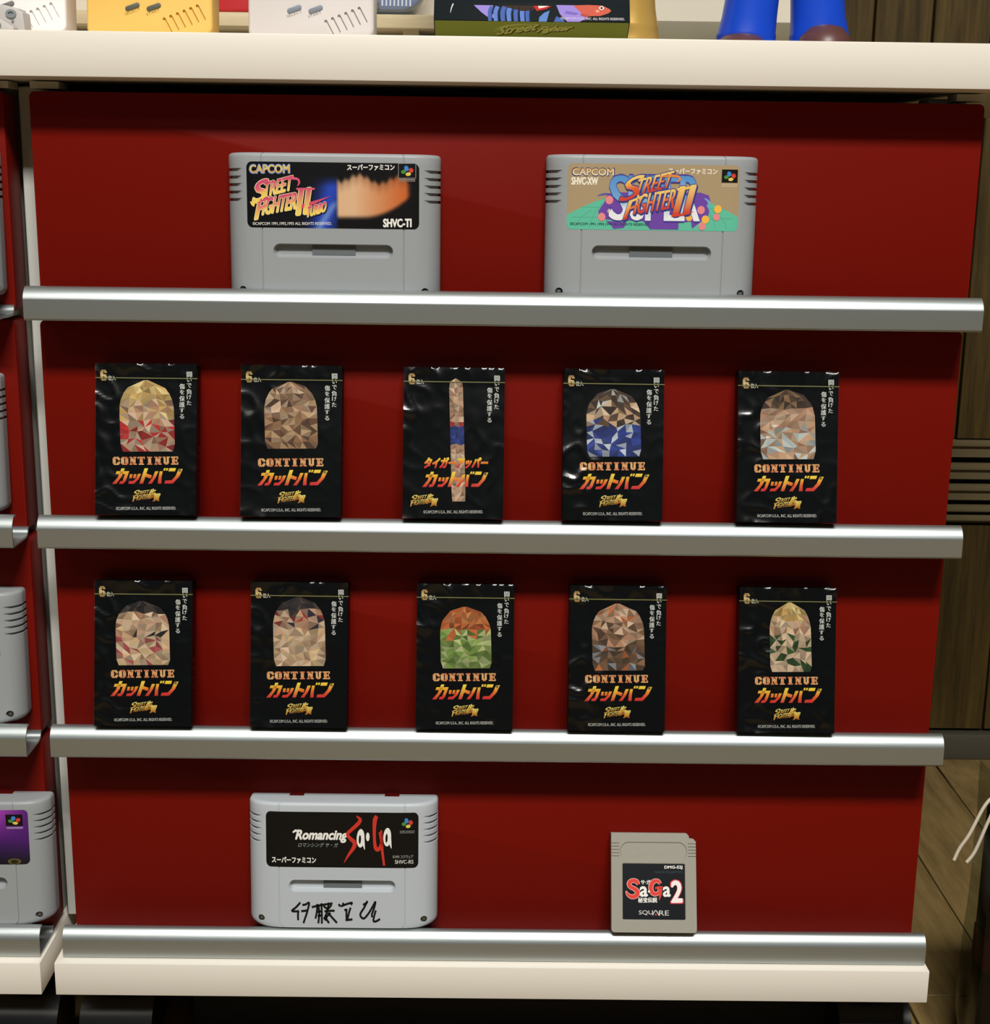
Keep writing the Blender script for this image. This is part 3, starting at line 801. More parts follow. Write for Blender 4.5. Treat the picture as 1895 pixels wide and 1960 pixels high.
KATA = [ # (polygons in a 10-high box, x offset)
    ([[(0.3, 8.2), (8.3, 8.2), (8.3, 6.3), (0.3, 6.3)], [(6.3, 6.3), (8.3, 6.3), (8.1, 1.6), (7.2, 0), (4.6, 0), (4.6, 1.7), (6.1, 1.9)], [(2.8, 10), (4.9, 10), (4.7, 5), (2.9, 0), (0.1, 0), (2.4, 4.4)]], 0),
    ([[(0.2, 6.2), (1.9, 6.2), (2.3, 3.6), (0.6, 3.6)], [(2.7, 6.2), (4.3, 6.2), (4.6, 3.6), (3.0, 3.6)], [(5.2, 6.4), (7.2, 6.4), (6.8, 3.0), (4.8, 0), (1.2, 0), (1.2, 1.7), (3.8, 1.9), (5.0, 3.6)]], 9.2),
    ([[(1.0, 10), (3.3, 10), (3.3, 0), (1.0, 0)], [(3.3, 6.6), (7.2, 5.4), (7.2, 3.3), (3.3, 4.5)]], 16.4),
    ([[(1.4, 8), (3.5, 8), (3.1, 4), (1.8, 0), (-0.6, 0), (1.0, 3.8)], [(4.3, 8), (6.2, 8), (6.8, 4), (8.0, 0), (5.7, 0), (4.8, 4)], [(6.4, 10), (7.5, 10), (7.5, 8.4), (6.4, 8.4)], [(8.0, 10), (9.1, 10), (9.1, 8.4), (8.0, 8.4)]], 23.4),
    ([[(0.2, 10), (4.4, 10), (4.4, 7.9), (0.2, 7.9)], [(6.2, 9.4), (8.8, 9.4), (8.2, 4.4), (5.6, 0), (0.2, 0), (0.2, 2.0), (4.2, 2.2), (5.8, 5)]], 33.0)]
G_kata = ramp((0, (206, 42, 46)), (0.3, (220, 70, 44)), (0.62, (240, 160, 44)), (1, (248, 224, 72)))
def kata_logo(P, x0, y0, x1, y1, layer):
    sh = 0.36; total = 42.0; px = (x1 - x0) / (total + 10 * sh - 2); py = (y1 - y0) / 10
    for polys, ox in KATA:
        for po in polys:
            pts = [(x0 + (ox + a + b * sh) * px, y1 - b * py) for a, b in po]
            ys = [b for a, b in po]
            P.poly(pts, lambda p: G_kata((y1 - p[1]) / (y1 - y0)), layer)
    P.ell(x1 - 6, y0 + 22, 14, 16, (120, 112, 90), layer, 14)
def mapb(X, Y): return (-31.25 + (X - (230 - (Y - 115) * 0.0365)) / 985 * 62.5, 93 - (Y - 115 - (X - 230) * 0.0155) / 1455 * 93)
def facets(P, seed, x0, y0, x1, y1, arch, zones, cols=7, rows=11):
    """plain faceted arch of colour standing in for the printed picture"""
    rnd = random.Random(seed); H = y1 - y0
    def hw(t):
        a = 1.0 if t >= arch else math.sqrt(max(0.0, 1 - ((arch - t) / arch) ** 2)) * 0.92 + 0.08
        if t > 0.93: a *= 1 - 0.08 * ((t - 0.93) / 0.07) ** 2
        return a * (x1 - x0) / 2
    pts = []
    for r in range(rows + 1):
        for c in range(cols + 1):
            t = r / rows; s_ = c / cols * 2 - 1
            if 0 < r < rows: t += rnd.uniform(-0.3, 0.3) / rows
            if 0 < c < cols: s_ += rnd.uniform(-0.6, 0.6) / cols
            pts.append(((x0 + x1) / 2 + s_ * hw(t), y0 + t * H))
    for r in range(rows):
        for c in range(cols):
            a = r * (cols + 1) + c; q = [a, a + 1, a + cols + 2, a + cols + 1]
            for tri in ((q[0], q[1], q[2]), (q[0], q[2], q[3])) if rnd.random() < .5 else ((q[0], q[1], q[3]), (q[1], q[2], q[3])):
                t = (r + rnd.uniform(0.1, 0.9)) / rows
                for tz, pal in zones:
                    if t <= tz: break
                k = pal[rnd.randrange(len(pal))]; m_ = rnd.uniform(0.72, 1.12)
                P.add([pts[i] for i in tri], [(0, 1, 2)], tuple(min(255, v * m_ * 0.88) for v in k), 2)
def pack_print(seed, art, second=False, base_shift=(0, 0)):
    P = Print(mapb, 0.03)
    C6 = ramp((0, (150, 112, 60)), (1, (216, 186, 130)))
    pixel_word(P, '6', 270, 165, 334, 270, lambda k, r, c: C6(1 - abs(r - 3) / 4), 2)
    P.tbox('枚入', 346, 222, 418, 268, (206, 204, 190), 2, 0.02)
    for k, ch in enumerate('闘いで負けた'):
        sz = 52 if ch in '闘負' else 44
        P.tbox(ch, 1136 - sz / 2 - k * 2.4, 188 + k * 56, 1136 + sz / 2 - k * 2.4, 188 + k * 56 + sz, (222, 222, 214), 2, 0.012, res=2)
    for k, ch in enumerate('傷を保護する'):
        sz = 52 if ch in '傷保護' else 44
        P.tbox(ch, 1062 - sz / 2 - k * 2.2, 304 + k * 59, 1062 + sz / 2 - k * 2.2, 304 + k * 59 + sz, (222, 222, 214), 2, 0.012, res=2)
    if second:
        P.tbox('タイガーアッパー', 395, 985, 1010, 1085, lambda t: G_kata(t), 5, 0.045, 28)
        kata_logo(P, 375, 1120, 1005, 1268, 5)
        lx, ly = -290, 12
    else:
        cc = ((216, 140, 92), (226, 172, 110), (206, 116, 74))
        pixel_word(P, 'CONTINUE', 365, 1010, 1003, 1088, lambda k, r, c: mix(cc[(k + c) % 3], (232, 190, 130), 0.5 if 2 <= r <= 4 else 0.1), 2)
        kata_logo(P, 350, 1122, 1020, 1272, 2)
        lx, ly = 0, 0
    G = ramp((0, (170, 96, 30)), (0.5, (212, 168, 60)), (1, (236, 224, 130)))
    def tx(st, p0, p1, p2, b): P.text(st, (p0[0] + lx, p0[1] + ly), (p1[0] + lx, p1[1] + ly), (p2[0] + lx, p2[1] + ly), G, 3, b)
    tx('S', (548, 1400), (600, 1388), (572, 1340), 0.02); tx('TREET', (590, 1384), (700, 1372), (606, 1344), 0.02)
    tx('F', (545, 1448), (590, 1432), (562, 1388), 0.02); tx('IGHTER', (582, 1434), (705, 1420), (598, 1386), 0.02)
    tx('佐', (700, 1422), (762, 1400), (716, 1336), 0.035); tx('賀', (742, 1444), (806, 1440), (758, 1368), 0.03)
    P.tbox('©CAPCOM U.S.A., INC. ALL RIGHTS RESERVED.', 384, 1494, 968, 1530, (196, 196, 190), 2, 0.006, res=2)
    art(P, seed)
    return P.mesh('front_print', lambda x: -BT - 0.00002)

def A(x0, y0, x1, y1, cx, head, zones):
    return lambda P, seed: facets(P, seed, x0, y0, x1, y1, 0.42, zones)
BLOND = [(236, 200, 128), (222, 178, 104), (244, 216, 150)]; SKIN = [(226, 192, 160), (206, 164, 132), (188, 140, 110)]; PALE = [(236, 206, 172), (230, 196, 150), (214, 172, 136)]
REDS = [(206, 48, 46), (184, 40, 42), (220, 190, 160)]; TAN = [(176, 138, 100), (150, 110, 76), (204, 168, 126), (110, 74, 52)]; HAIRB = [(74, 52, 38), (98, 72, 50), (140, 108, 72)]
WHITES = [(222, 226, 220), (196, 206, 204), (206, 168, 130)]; BLUES = [(48, 70, 160), (36, 54, 130), (200, 210, 224)]; DARK = [(52, 44, 44), (38, 34, 36), (84, 70, 66)]
ORANGE = [(206, 112, 56), (180, 88, 42), (222, 140, 80)]; GREENS = [(146, 172, 88), (120, 150, 70), (196, 206, 140)]; BROWN = [(120, 88, 64), (150, 112, 80), (96, 72, 54)]; SKULL = [(150, 150, 156), (88, 70, 52), (196, 110, 60)]
OLIVE = [(50, 84, 40), (230, 200, 168), (222, 190, 156)]
def tall(P, seed):
    facets(P, seed, 665, 215, 800, 1410, 0.06, [(0.36, SKIN), (0.40, [(190, 50, 50)]), (0.54, BLUES[:2]), (1, SKIN)], 3, 26)
ART = [ # row 2 then row 3
    (A(445, 268, 975, 960, 655, 0.52, [(0.28, BLOND), (0.52, BLOND + SKIN), (1, REDS + SKIN)]), 'black film-wrapped packet with a yellow over red picture, first on second ledge'),
    (A(440, 268, 955, 915, 700, 0.55, [(0.5, TAN + SKIN), (1, TAN)]), 'black film-wrapped packet with an all tan brown picture, second on second ledge'),
    (tall, 'black film-wrapped packet with tall narrow picture, two orange title lines, on second ledge'),
    (A(440, 300, 970, 955, 650, 0.52, [(0.24, HAIRB + WHITES[:1]), (0.52, HAIRB + PALE), (1, BLUES)]), 'black film-wrapped packet with a brown over blue picture, fourth on second ledge'),
    (A(432, 285, 970, 960, 665, 0.48, [(0.24, HAIRB), (0.5, SKIN), (1, WHITES + SKIN)]), 'black film-wrapped packet with a brown over white picture, rightmost on second ledge'),
    (A(425, 318, 965, 962, 640, 0.5, [(0.18, DARK), (0.5, SKIN + PALE + DARK[:1]), (1, PALE + [(190, 92, 92)])]), 'black film-wrapped packet with a pale pink picture under dark tiles, first on third ledge'),
    (A(440, 260, 965, 955, 735, 0.42, [(0.22, DARK), (0.44, SKIN + [(170, 60, 54), (50, 44, 60)]), (1, PALE)]), 'black film-wrapped packet with a black over cream picture, second on third ledge'),
    (A(450, 340, 965, 960, 770, 0.52, [(0.38, ORANGE), (0.55, GREENS + ORANGE[:1]), (1, GREENS)]), 'black film-wrapped packet with an orange over green picture, third on third ledge'),
    (A(445, 290, 975, 965, 690, 0.6, [(0.3, SKIN + ORANGE[:1]), (0.65, BROWN + SKIN), (1, SKULL + BROWN)]), 'black film-wrapped packet with a dull brown and grey picture, fourth on third ledge'),
    (A(525, 260, 945, 960, 700, 0.45, [(0.25, BLOND), (0.46, PALE + SKIN), (1, OLIVE)]), 'black film-wrapped packet with a yellow over pale green picture, rightmost on third ledge')]

def film_mesh(seed):
    """thin clear wrap: a sheet over the front folded down all four sides, creased"""
    nu, nv = 48, 70; d = BT * 0.92; o = 0.00045
    us = []; vs_ = []
    def axis(L, n, top_=False):
        r = [-d, -d * 0.5]
        r += [L * i / n for i in range(n + 1)]
        return r + ([L + 0.0005] if top_ else []) + [L + d * 0.5, L + d]
    us = axis(BW, nu - 6); vs_ = axis(BH, nv - 6, True)
    V = []; off = Vector((seed * 7.3, seed * 3.1, seed * 1.7))
    for v in vs_:
        for u in us:
            cu, cv = max(0, min(BW, u)), max(0, min(BH, v))
            du, dv = u - cu, v - cv
            dep = max(abs(du), abs(dv))
            p = Vector((cu - BW / 2, -BT + dep, cv))
            if du: p.x += math.copysign(o, du)
            if dv: p.z += math.copysign(o, dv)
            q = Vector((u * 120 + v * 40, v * 80 - u * 30, 0)) + off
            q2 = Vector((u * 60 + v * 75, v * 42 - u * 55, 1.3)) + off
            a = max(0, 1 - abs(noise.noise(q2)) * 2.6)
            area_ = max(0, 0.25 + 1.3 * noise.noise(Vector((u * 28, v * 22, seed * 5.0))))
            top = min(1, max(0, (v - BH * 0.88) / (BH * 0.10)))
            lft = max(0, 1 - max(0, u) / (BW * 0.5))
            amp = 0.00014 + 0.00065 * area_ + 0.0010 * lft * (0.4 + area_) + 0.0008 * top
            crim = 0.0007 * top * abs(noise.noise(Vector((u * 330, seed * 2.0, v * 60))))
            h = o + amp * max(-0.6, 0.55 * noise.noise(q) + 0.8 * a * a) + amp * 0.6 + crim
            if dep == 0: p.y -= h
            elif 0 < dv < 0.001:                              # crimped upper edge
                p.z += 0.0006 + 0.0013 * abs(noise.noise(Vector((u * 210, seed * 3.3, 0)))); p.y += 0.0005 * noise.noise(Vector((u * 420, seed * 1.9, 5)))
            elif dv > 0: p.z += crim + 0.0003 * abs(noise.noise(q * 3))
            V.append(p)
    n = len(us); F = []
    for j in range(len(vs_) - 1):
        for i in range(n - 1):
            if (i < 2 or i >= n - 3) and (j < 2 or j >= len(vs_) - 4): continue
            F.append((j * n + i, j * n + i + 1, (j + 1) * n + i + 1, (j + 1) * n + i))
    return mesh_of('film_wrap', V, F, 50)
FILMS = [film_mesh(k + 1) for k in range(5)]
CARD = box_mesh('carton', -BW / 2, BW / 2, -BT, 0, 0, BH, 0.0005, 1)
# printed side panel text
def side_print():
    P = Print(lambda X, Y: (X, Y), 0.03)
    for k in range(5):
        P.text('カットバン'[k], (-1.9, 40 - k * 5.6), (2.1, 40 - k * 5.6), (-1.9, 44 - k * 5.6), (150, 30, 40), 1, 0.02, res=2)
    me = P.mesh('side_print')
    return me
SIDE = side_print()
STRIP = box_mesh('tear_strip', -BW / 2 - 0.0002, BW / 2 + 0.0002, -BT - 0.0005, -BT - 0.0001, BH - 0.0091, BH - 0.0086)

LEAN = math.radians(12.7)
XC2 = (-0.2210, -0.1310, -0.0302, 0.0690, 0.1777); XC3 = (-0.2288, -0.1287, -0.0220, 0.0761, 0.1857)
M_strip = M_gold
for i in range(10):
    r = 0 if i < 5 else 1
    x = (XC2 + XC3)[i]; apex = (0.4085, 0.2689)[r]
    yaw = math.radians((0.6, 0.3, -0.4, -0.3, -0.5, 0.5, -0.3, -0.3, -0.4, -0.4)[i])
    t = empty('bandage_packet', (x, -0.0326 + BT * math.cos(LEAN) - 0.032 * abs(math.sin(yaw)), apex - 0.0001), (-LEAN, 0, 0))
    t.rotation_euler = (-LEAN, 0, yaw)
    tag(t, ART[i][1], 'packet', 'film-wrapped black packets on the middle ledges')
    if i == 0:
        link('carton', CARD, M_card, t)
        link('tear_strip', STRIP, M_strip, t)
        link('side_print', SIDE, M_print, t, (BW / 2 + 0.00004, -BT / 2, 0), (0, 0, PI / 2))
        first = t
    else:
        for ch in list(first.children):
            if ch.name.split('.')[0] in ('carton', 'tear_strip', 'side_print'):
                c = ch.copy(); COL.objects.link(c); c.parent = t
    link('front_print', pack_print(i, ART[i][0], i == 2), M_print, t)
    link('film_wrap', FILMS[i % 5], M_film, t)

# ------------------------------------------------------------------ things on the white board
ST = 0.6975
step = link('wooden_step', box_mesh('wooden_step', -0.95, 0.086, 0.22, 0.349, 0.7245, 0.7342, 0.0006, 2), M_light_wood)
st = empty('display_step', (0, 0, ST)); tag(st, 'low light wood step along the back of the white board', 'step')
step.name = 'step_top'; step.parent = st; step.location = (0, 0, -ST)
for x in (-0.6, -0.34, -0.07, 0.078):
    link('step_leg', box_mesh('step_leg', x - 0.006, x + 0.006, 0.232, 0.33, 0, 0.7245 - ST), M_light_wood, st)
link('step_back', box_mesh('step_back', -0.95, 0.086, 0.325, 0.3345, 0, 0.7244 - ST), M_light_wood, st)
ob = link('shade_block', box_mesh('shade_block', 0.088, 0.238, 0.236, 0.349, ST + 0.0002, 0.7340, 0.0008, 2), mat('olive_shade_tone', (118, 110, 84), 0.55, var=0.15, vscale=30)); tag(ob, 'added low block in an olive shade tone under the white board, behind the blue legs', 'block')  # added block; its olive colour stands in for shade below the white board
M_back = mat('white_board', (222, 214, 196), 0.6)
bk = link('back_board', box_mesh('back_board', -0.95, 0.240, 0.336, 0.346, 0.7344, 1.02, 0.001, 1), M_back); tag(bk, 'upright white board standing on the back of the wooden step', 'board')

def rounded_slab(name, w_, h_, t_, r, bev):
    v, f = prism(rrect(-w_ / 2, 0, w_ / 2, h_, r, 7), -t_, 0)
    me = mesh_of(name, v, f); return bevel_mesh(me, bev, 3, 50)
def make_handheld(x, y, lean, body_rgb, label, btn_rgb, ink, slot_rgb):
    t = empty('handheld_console', (x, y, ST + 0.0003), (-math.radians(lean), 0, 0))
    tag(t, label, 'handheld console', 'large handheld consoles on the white board')
    W_, H_, T_ = 0.0776, 0.1276, 0.0253
    body = rounded_slab('case', W_, H_, T_, (0.004, 0.006, 0.004, 0.004), 0.0022)
    cut = []
    for k in range(6):                                         # slanted speaker slots
        cx, cz = 0.0112 + k * 0.0041, 0.0060 + k * 0.00160
        o = rrect(-0.0009, -0.0054, 0.0009, 0.0054, 0.00088, 4); a = math.radians(28)
        pts = [(cx + p[0] * math.cos(a) - p[1] * -math.sin(a) * -1, cz + p[0] * math.sin(a) * -1 * -1 + p[1] * math.cos(a)) for p in o]
        pts = [(cx + p[0] * math.cos(a) - p[1] * math.sin(a), cz + p[0] * math.sin(a) + p[1] * math.cos(a)) for p in o]
        v, f = prism(pts, -T_ - 0.001, -T_ + 0.0015); cut.append(mesh_of('c', v, f))
    m = mat('case_plastic', body_rgb, 0.38, spec=0.45)
    link('case', boolean(body, cut, 'case'), m, t)
    mb = mat('button_rubber', btn_rgb, 0.55)
    for k, (cx, word) in enumerate(((-0.0102, 'SELECT'), (0.0029, 'START'))):
        a = math.radians(20); o = rrect(-0.0046, -0.0014, 0.0046, 0.0014, 0.00138, 5)
        pts = [(cx + p[0] * math.cos(a) - p[1] * math.sin(a), 0.0168 + p[0] * math.sin(a) + p[1] * math.cos(a)) for p in o]
        v, f = prism(pts, -T_ - 0.0008, -T_ + 0.001)
        link('pill_button', bevel_mesh(mesh_of('pill_button', v, f), 0.0003, 2, 50), mb, t)
        P = Print(lambda X, Y: (X, Y), 0.03)
        c_, s_ = math.cos(a), math.sin(a)
        p0 = ((cx * 1000 - 4.4), 11.6); L = 9.8 if word == 'SELECT' else 8.6
        P.text(word, p0, (p0[0] + L * c_, p0[1] + L * s_), (p0[0] - 1.5 * s_, p0[1] + 1.5 * c_), ink, 1, 0.012)
        link('button_lettering', P.mesh('button_lettering', lambda x: -T_), M_print, t)
    bm = bmesh.new(); bm_box(bm, -0.0305, -0.0125, -T_ - 0.003, -T_ + 0.001, 0.0320, 0.0378, 0.0006, 1); bm_box(bm, -0.0244, -0.0186, -T_ - 0.003, -T_ + 0.001, 0.0259, 0.0439, 0.0006, 1)
    me = bpy.data.meshes.new('direction_pad'); bm.to_mesh(me); bm.free()
    link('direction_pad', me, M_black, t)
    for cx, cz, w2 in ((0.0170, 0.0320, 'B'), (0.0300, 0.0370, 'A')):
        v, f = lathe([(0.0048, 0.001), (0.0048, -0.002), (0.0042, -0.0026)], 20, 'y')
        link('round_button', mesh_of('round_button', v, f, 40), mb, t, (cx, -T_, cz))
        P = Print(lambda X, Y: (X, Y), 0.03); P.tbox(w2, cx * 1000 - 0.8 + 2, cz * 1000 - 6.2, cx * 1000 + 0.9 + 2, cz * 1000 - 8.2, ink, 1, 0.03)
        link('button_lettering', P.mesh('button_lettering', lambda x: -T_), M_print, t)
    v, f = prism(rrect(-0.034, 0.060, 0.034, 0.120, (0.004, 0.016, 0.004, 0.004), 5), -T_ - 0.0004, -T_ + 0.001)
    link('screen_surround', mesh_of('screen_surround', v, f), mat('screen_surround', (92, 92, 100), 0.4), t)
    v, f = prism(rrect(-0.0220, 0.073, 0.0220, 0.112, 0.001, 2), -T_ - 0.0008, -T_)
    link('screen', mesh_of('screen', v, f), mat('screen', (110, 118, 60), 0.15), t)
    return t
HL = 6
make_handheld(-0.2205, 0.0545, HL, (238, 192, 100), 'yellow handheld console leaning back on the white board', (84, 84, 72), (150, 110, 40), (170, 120, 50))
make_handheld(-0.1210, 0.0545, HL, (214, 206, 202), 'pale grey handheld console between the yellow one and the dark box', (120, 128, 140), (130, 120, 124), (150, 140, 140))
make_handheld(-0.3105, 0.0545, HL, (244, 240, 236), 'bright white handheld console at the upper left, behind a small grey toy', (112, 108, 108), (130, 126, 124), (150, 140, 130))

# small grey plastic toy in front of the white console
M_toy = mat('pale_grey_plastic', (188, 182, 178), 0.5); M_toyd = mat('mid_grey_plastic', (128, 136, 136), 0.45)
toy = empty('plastic_toy', (-0.3045, 0.0115, ST + 0.0003)); tag(toy, 'small pale grey plastic toy in front of the white console', 'toy')
v, f = prism([(-0.004, 0), (0.0150, 0), (0.0140, 0.0130), (0.0122, 0.0134), (0.0116, 0.0150), (0.003, 0.0168), (-0.003, 0.0178), (-0.0034, 0.010)], -0.006, 0.008)
link('toy_body', bevel_mesh(mesh_of('toy_body', v, f), 0.0006, 2, 40), M_toy, toy)
v, f = prism([(-0.034, 0.004), (0.004, 0.0), (0.010, 0.0), (0.0108, 0.0035), (-0.0045, 0.0125), (-0.0062, 0.0105), (-0.012, 0.0100), (-0.034, 0.0138)], -0.014, -0.006)
link('toy_arm', bevel_mesh(mesh_of('toy_arm', v, f), 0.0006, 2, 40), M_toy, toy)
v, f = lathe([(0.0032, 0.001), (0.0032, -0.0008), (0.0016, -0.0008), (0.0016, 0.0)], 20, 'y')
o = link('toy_ring', mesh_of('toy_ring', v, f, 40), M_toyd, toy, (0.0070, -0.0062, 0.0118)); o.scale = (1.0, 1, 0.75)
o = link('toy_ring', mesh_of('toy_ring', v, f, 40), M_toyd, toy, (-0.001, -0.0142, 0.0055), (0, math.radians(18), 0)); o.scale = (1.4, 1, 0.7)
for px_, pz in ((-0.0015, 0.0105), (0.0078, 0.0078)):
    link('toy_peg', mesh_of('toy_peg', *lathe([(0.0008, 0.001), (0.0008, -0.0006)], 10, 'y')), M_toyd, toy, (px_, -0.0142 if px_ < 0 else -0.0062, pz))

# red tin on the step
rd = rounded_slab('red_case', 0.078, 0.10, 0.02, 0.006, 0.002)
o = link('red_case', rd, mat('red_plastic', (186, 34, 44), 0.4), None, (-0.196, 0.262, 0.7345), (-math.radians(6), 0, 0)); tag(o, 'red case on the wooden step, between yellow and pale grey consoles', 'case')
lid = link('case_lid', box_mesh('case_lid', -0.036, 0.036, -0.0212, -0.0198, 0.06, 0.094, 0.0004, 1), mat('red_lid', (168, 28, 38), 0.4), o)

# clear handheld in a bag, on the step
ch = empty('clear_handheld', (-0.098, 0.262, 0.7345), (-math.radians(12), 0, 0)); tag(ch, 'blue-grey translucent handheld on the wooden step behind the pale grey console', 'handheld console')
v, f = prism(rrect(-0.039, 0, 0.039, 0.128, (0.004, 0.020, 0.004, 0.004), 6), -0.022, 0)
link('case', bevel_mesh(mesh_of('case', v, f), 0.003, 3, 50), mat('smoky_plastic', (112, 126, 156), 0.18, coat=0.6), ch)
for k in range(8):
    a = math.radians(12); o_ = rrect(-0.0006, -0.010, 0.0006, 0.010, 0.0005, 3)
    pts = [(0.006 + k * 0.0030 + p[0], 0.013 + p[1]) for p in o_]
    v, f = prism(pts, -0.0226, -0.0215); link('speaker_rib', mesh_of('speaker_rib', v, f), mat('pale_smoky', (176, 182, 196), 0.3) if k == 0 else bpy.data.materials['pale_smoky'], ch)
v, f = prism(rrect(-0.034, 0.060, 0.034, 0.120, 0.004, 4), -0.0228, -0.021); link('screen_surround', mesh_of('screen_surround', v, f), M_black, ch)
v, f = prism(rrect(-0.020, 0.0005, 0.004, 0.006, 0.0015, 3), -0.0226, -0.0215); link('port_cover', mesh_of('port_cover', v, f), M_black, ch)

# dark boxed game leaning back, olive underside towards the viewer
bl = math.radians(30)
bx = empty('game_box', (0.0152, 0.0545, ST + 0.0003), (-bl, 0, 0)); tag(bx, 'dark boxed game with lilac and blue picture, leaning back with olive underside', 'box')
bx_w, bx_h, bx_t = 0.1212, 0.150, 0.0285
link('carton', box_mesh('carton', -bx_w / 2, bx_w / 2, -bx_t, 0, 0, bx_h, 0.0006, 2), mat('dark_teal_card', (15, 23, 27), 0.6, spec=0.08), bx)
# olive bottom face
P = Print(lambda X, Y: (X, Y), 0.03)
P.band(-60, 60, lambda x: 28.0, lambda x: 0.5, lambda p: (112, 116, 44), 1, 2, 2)
for st_, p0, p1, p2, b in (('Street', (-22, 14.0), (2, 19.5), (-18, 22.5), 0.03), ('Fighter', (2, 15.5), (22, 18.0), (7, 23.0), 0.03)):
    P.text(st_, (p0[0] + .5, p0[1] - .6), (p1[0] + .5, p1[1] - .6), (p2[0] + .5, p2[1] - .6), (52, 40, 16), 2, b + 0.02)
    P.text(st_, p0, p1, p2, (150, 146, 70), 3, b)
P.stroke([(-23, 18), (-18, 22.5), (-8, 25), (4, 25.5)], [0.3, 1.0, 0.9, 0.2], (140, 138, 62), 3)
me = P.mesh('bottom_print')
bo = link('bottom_print', me, M_printm, bx, (0, 0, -0.00005)); bo.rotation_euler = (PI / 2, 0, 0)
# front picture: loose colour shapes
P = Print(lambda X, Y: (-60.6 + (X - 32) / 1616 * 121.2, 10.6 - (Y - 4) / 130 * 10.6), 0.03)
LIL = (150, 130, 206); BLU = (70, 98, 166); BLD = (34, 48, 100)
P.poly([(360, 0), (520, 0), (500, 60), (560, 120), (470, 100), (420, 60)], LIL, 2)
for k, (x, w_) in enumerate(((490, 16), (540, 20), (600, 24), (650, 22), (705, 20), (760, 22), (800, 16))):
    P.stroke([(x + 20, 10), (x + 2, 60), (x + 4, 138)], [w_, w_, w_ * 0.8], BLU if k % 2 == 0 else (94, 124, 190), 3)
    P.stroke([(x + 34, 14), (x + 20, 64), (x + 22, 138)], [3, 4, 3], BLD, 4)
P.poly([(940, 60), (985, 40), (960, 138), (895, 138), (900, 100)], (92, 128, 190), 3); P.poly([(1040, 90), (1090, 110), (1110, 138), (1020, 138)], BLU, 3)
P.poly([(580, 0), (880, 0), (850, 42), (760, 48), (660, 24)], (60, 44, 34), 4)
P.poly([(850, 0), (1000, 0), (960, 26), (880, 46)], (190, 44, 44), 5); P.poly([(890, 0), (980, 0), (940, 14), (896, 24)], (226, 214, 206), 6)
P.poly([(1040, -10), (1250, -10), (1300, 100), (1230, 136), (1130, 136), (1070, 70)], LIL, 3); P.poly([(1120, 40), (1230, 60), (1200, 76), (1110, 66)], (120, 102, 180), 4)
fish = [(1180, -8), (1300, -14), (1420, -10), (1480, 20), (1494, 36), (1470, 58), (1400, 82), (1330, 84), (1250, 60)]
P.poly(fish, (196, 92, 74), 5); P.poly([(1250, 60), (1330, 84), (1280, 96), (1236, 76)], (176, 76, 62), 5); P.ell(1380, 40, 16, 12, (226, 150, 120), 6)
P.ell(1414, 12, 20, 16, (236, 232, 222), 6, 18); P.ell(1414, 12, 11, 9, (20, 20, 24), 7, 14)
P.stroke([(190, -10), (176, 30), (168, 72)], [5, 4, 1], (216, 212, 206), 3)
P.tbox('©CAPCOM U.S.A., INC. ALL RIGHTS RESERVED.', 1076, 96, 1602, 122, (206, 198, 206), 8, 0.01)
P.band(32 + 6, 1648 - 6, lambda x: -1700, lambda x: -30, lambda p: mix((17, 25, 29), (50, 44, 96), (-p[1]) / 1700), 1, 4, 4)
link('front_print', P.mesh('front_print', lambda x: -bx_t), M_printm, bx)

# toy figures, of which the photograph shows the legs
M_blue = mat('blue_vinyl', (22, 70, 196), 0.32, spec=0.5); M_sole = mat('brown_vinyl', (92, 58, 54), 0.4); M_goldv = mat('gold_vinyl', (206, 166, 84), 0.34, metal=0.35)
def leg_mesh(prof, n=36):
    """prof: (z, cx, cy, rx, ry)"""
    v, f = [], []
    for z, cx, cy, rx, ry in prof:
        for k in range(n):
            a = 2 * PI * k / n; v.append((cx + rx * math.cos(a), cy + ry * math.sin(a), z))
    for i in range(len(prof) - 1):
        for k in range(n): f.append((i * n + k, i * n + (k + 1) % n, (i + 1) * n + (k + 1) % n, (i + 1) * n + k))
    f.append(tuple(range(n))); f.append(tuple(range((len(prof) - 1) * n, len(prof) * n)))
    return mesh_of('trouser_leg', v, f, 50)
fg = empty('toy_figure', (0.1850, 0.105, ST + 0.0003)); tag(fg, 'blue legged toy figure with brown shoes, right end of the white board', 'toy')
for s, cx in ((-1, -0.0245), (1, 0.0245)):
    # flared trouser leg with a rolled hem
    prof = [(0.004, cx, 0, 0.0212, 0.020), (0.010, cx, 0, 0.0202, 0.019), (0.0125, cx, 0, 0.0196, 0.0186), (0.0135, cx, 0, 0.0199, 0.0189), (0.0155, cx, 0, 0.0194, 0.0184), (0.026, cx - s * 0.0015, 0, 0.0182, 0.0178), (0.040, cx - s * 0.003, 0, 0.0176, 0.0176), (0.060, cx - s * 0.007, 0, 0.0180, 0.0180), (0.080, cx - s * 0.010, 0, 0.019, 0.019), (0.088, cx - s * 0.012, 0, 0.016, 0.017)]
    link('trouser_leg', leg_mesh(prof), M_blue, fg)
    prof = [(0.0, cx + s * 0.001, -0.012, 0.0175, 0.021), (0.004, cx + s * 0.001, -0.012, 0.0188, 0.022), (0.010, cx + s * 0.001, -0.012, 0.0168, 0.0198), (0.0155, cx + s * 0.001, -0.011, 0.0112, 0.0135), (0.0172, cx + s * 0.001, -0.010, 0.005, 0.006)]
    sh_ = link('shoe', leg_mesh(prof), M_sole, fg, ((0.0, 0, 0) if s > 0 else (-0.004, 0, 0))); sh_.scale = (1.0, 1.0, 1.22 if s > 0 else 0.85)
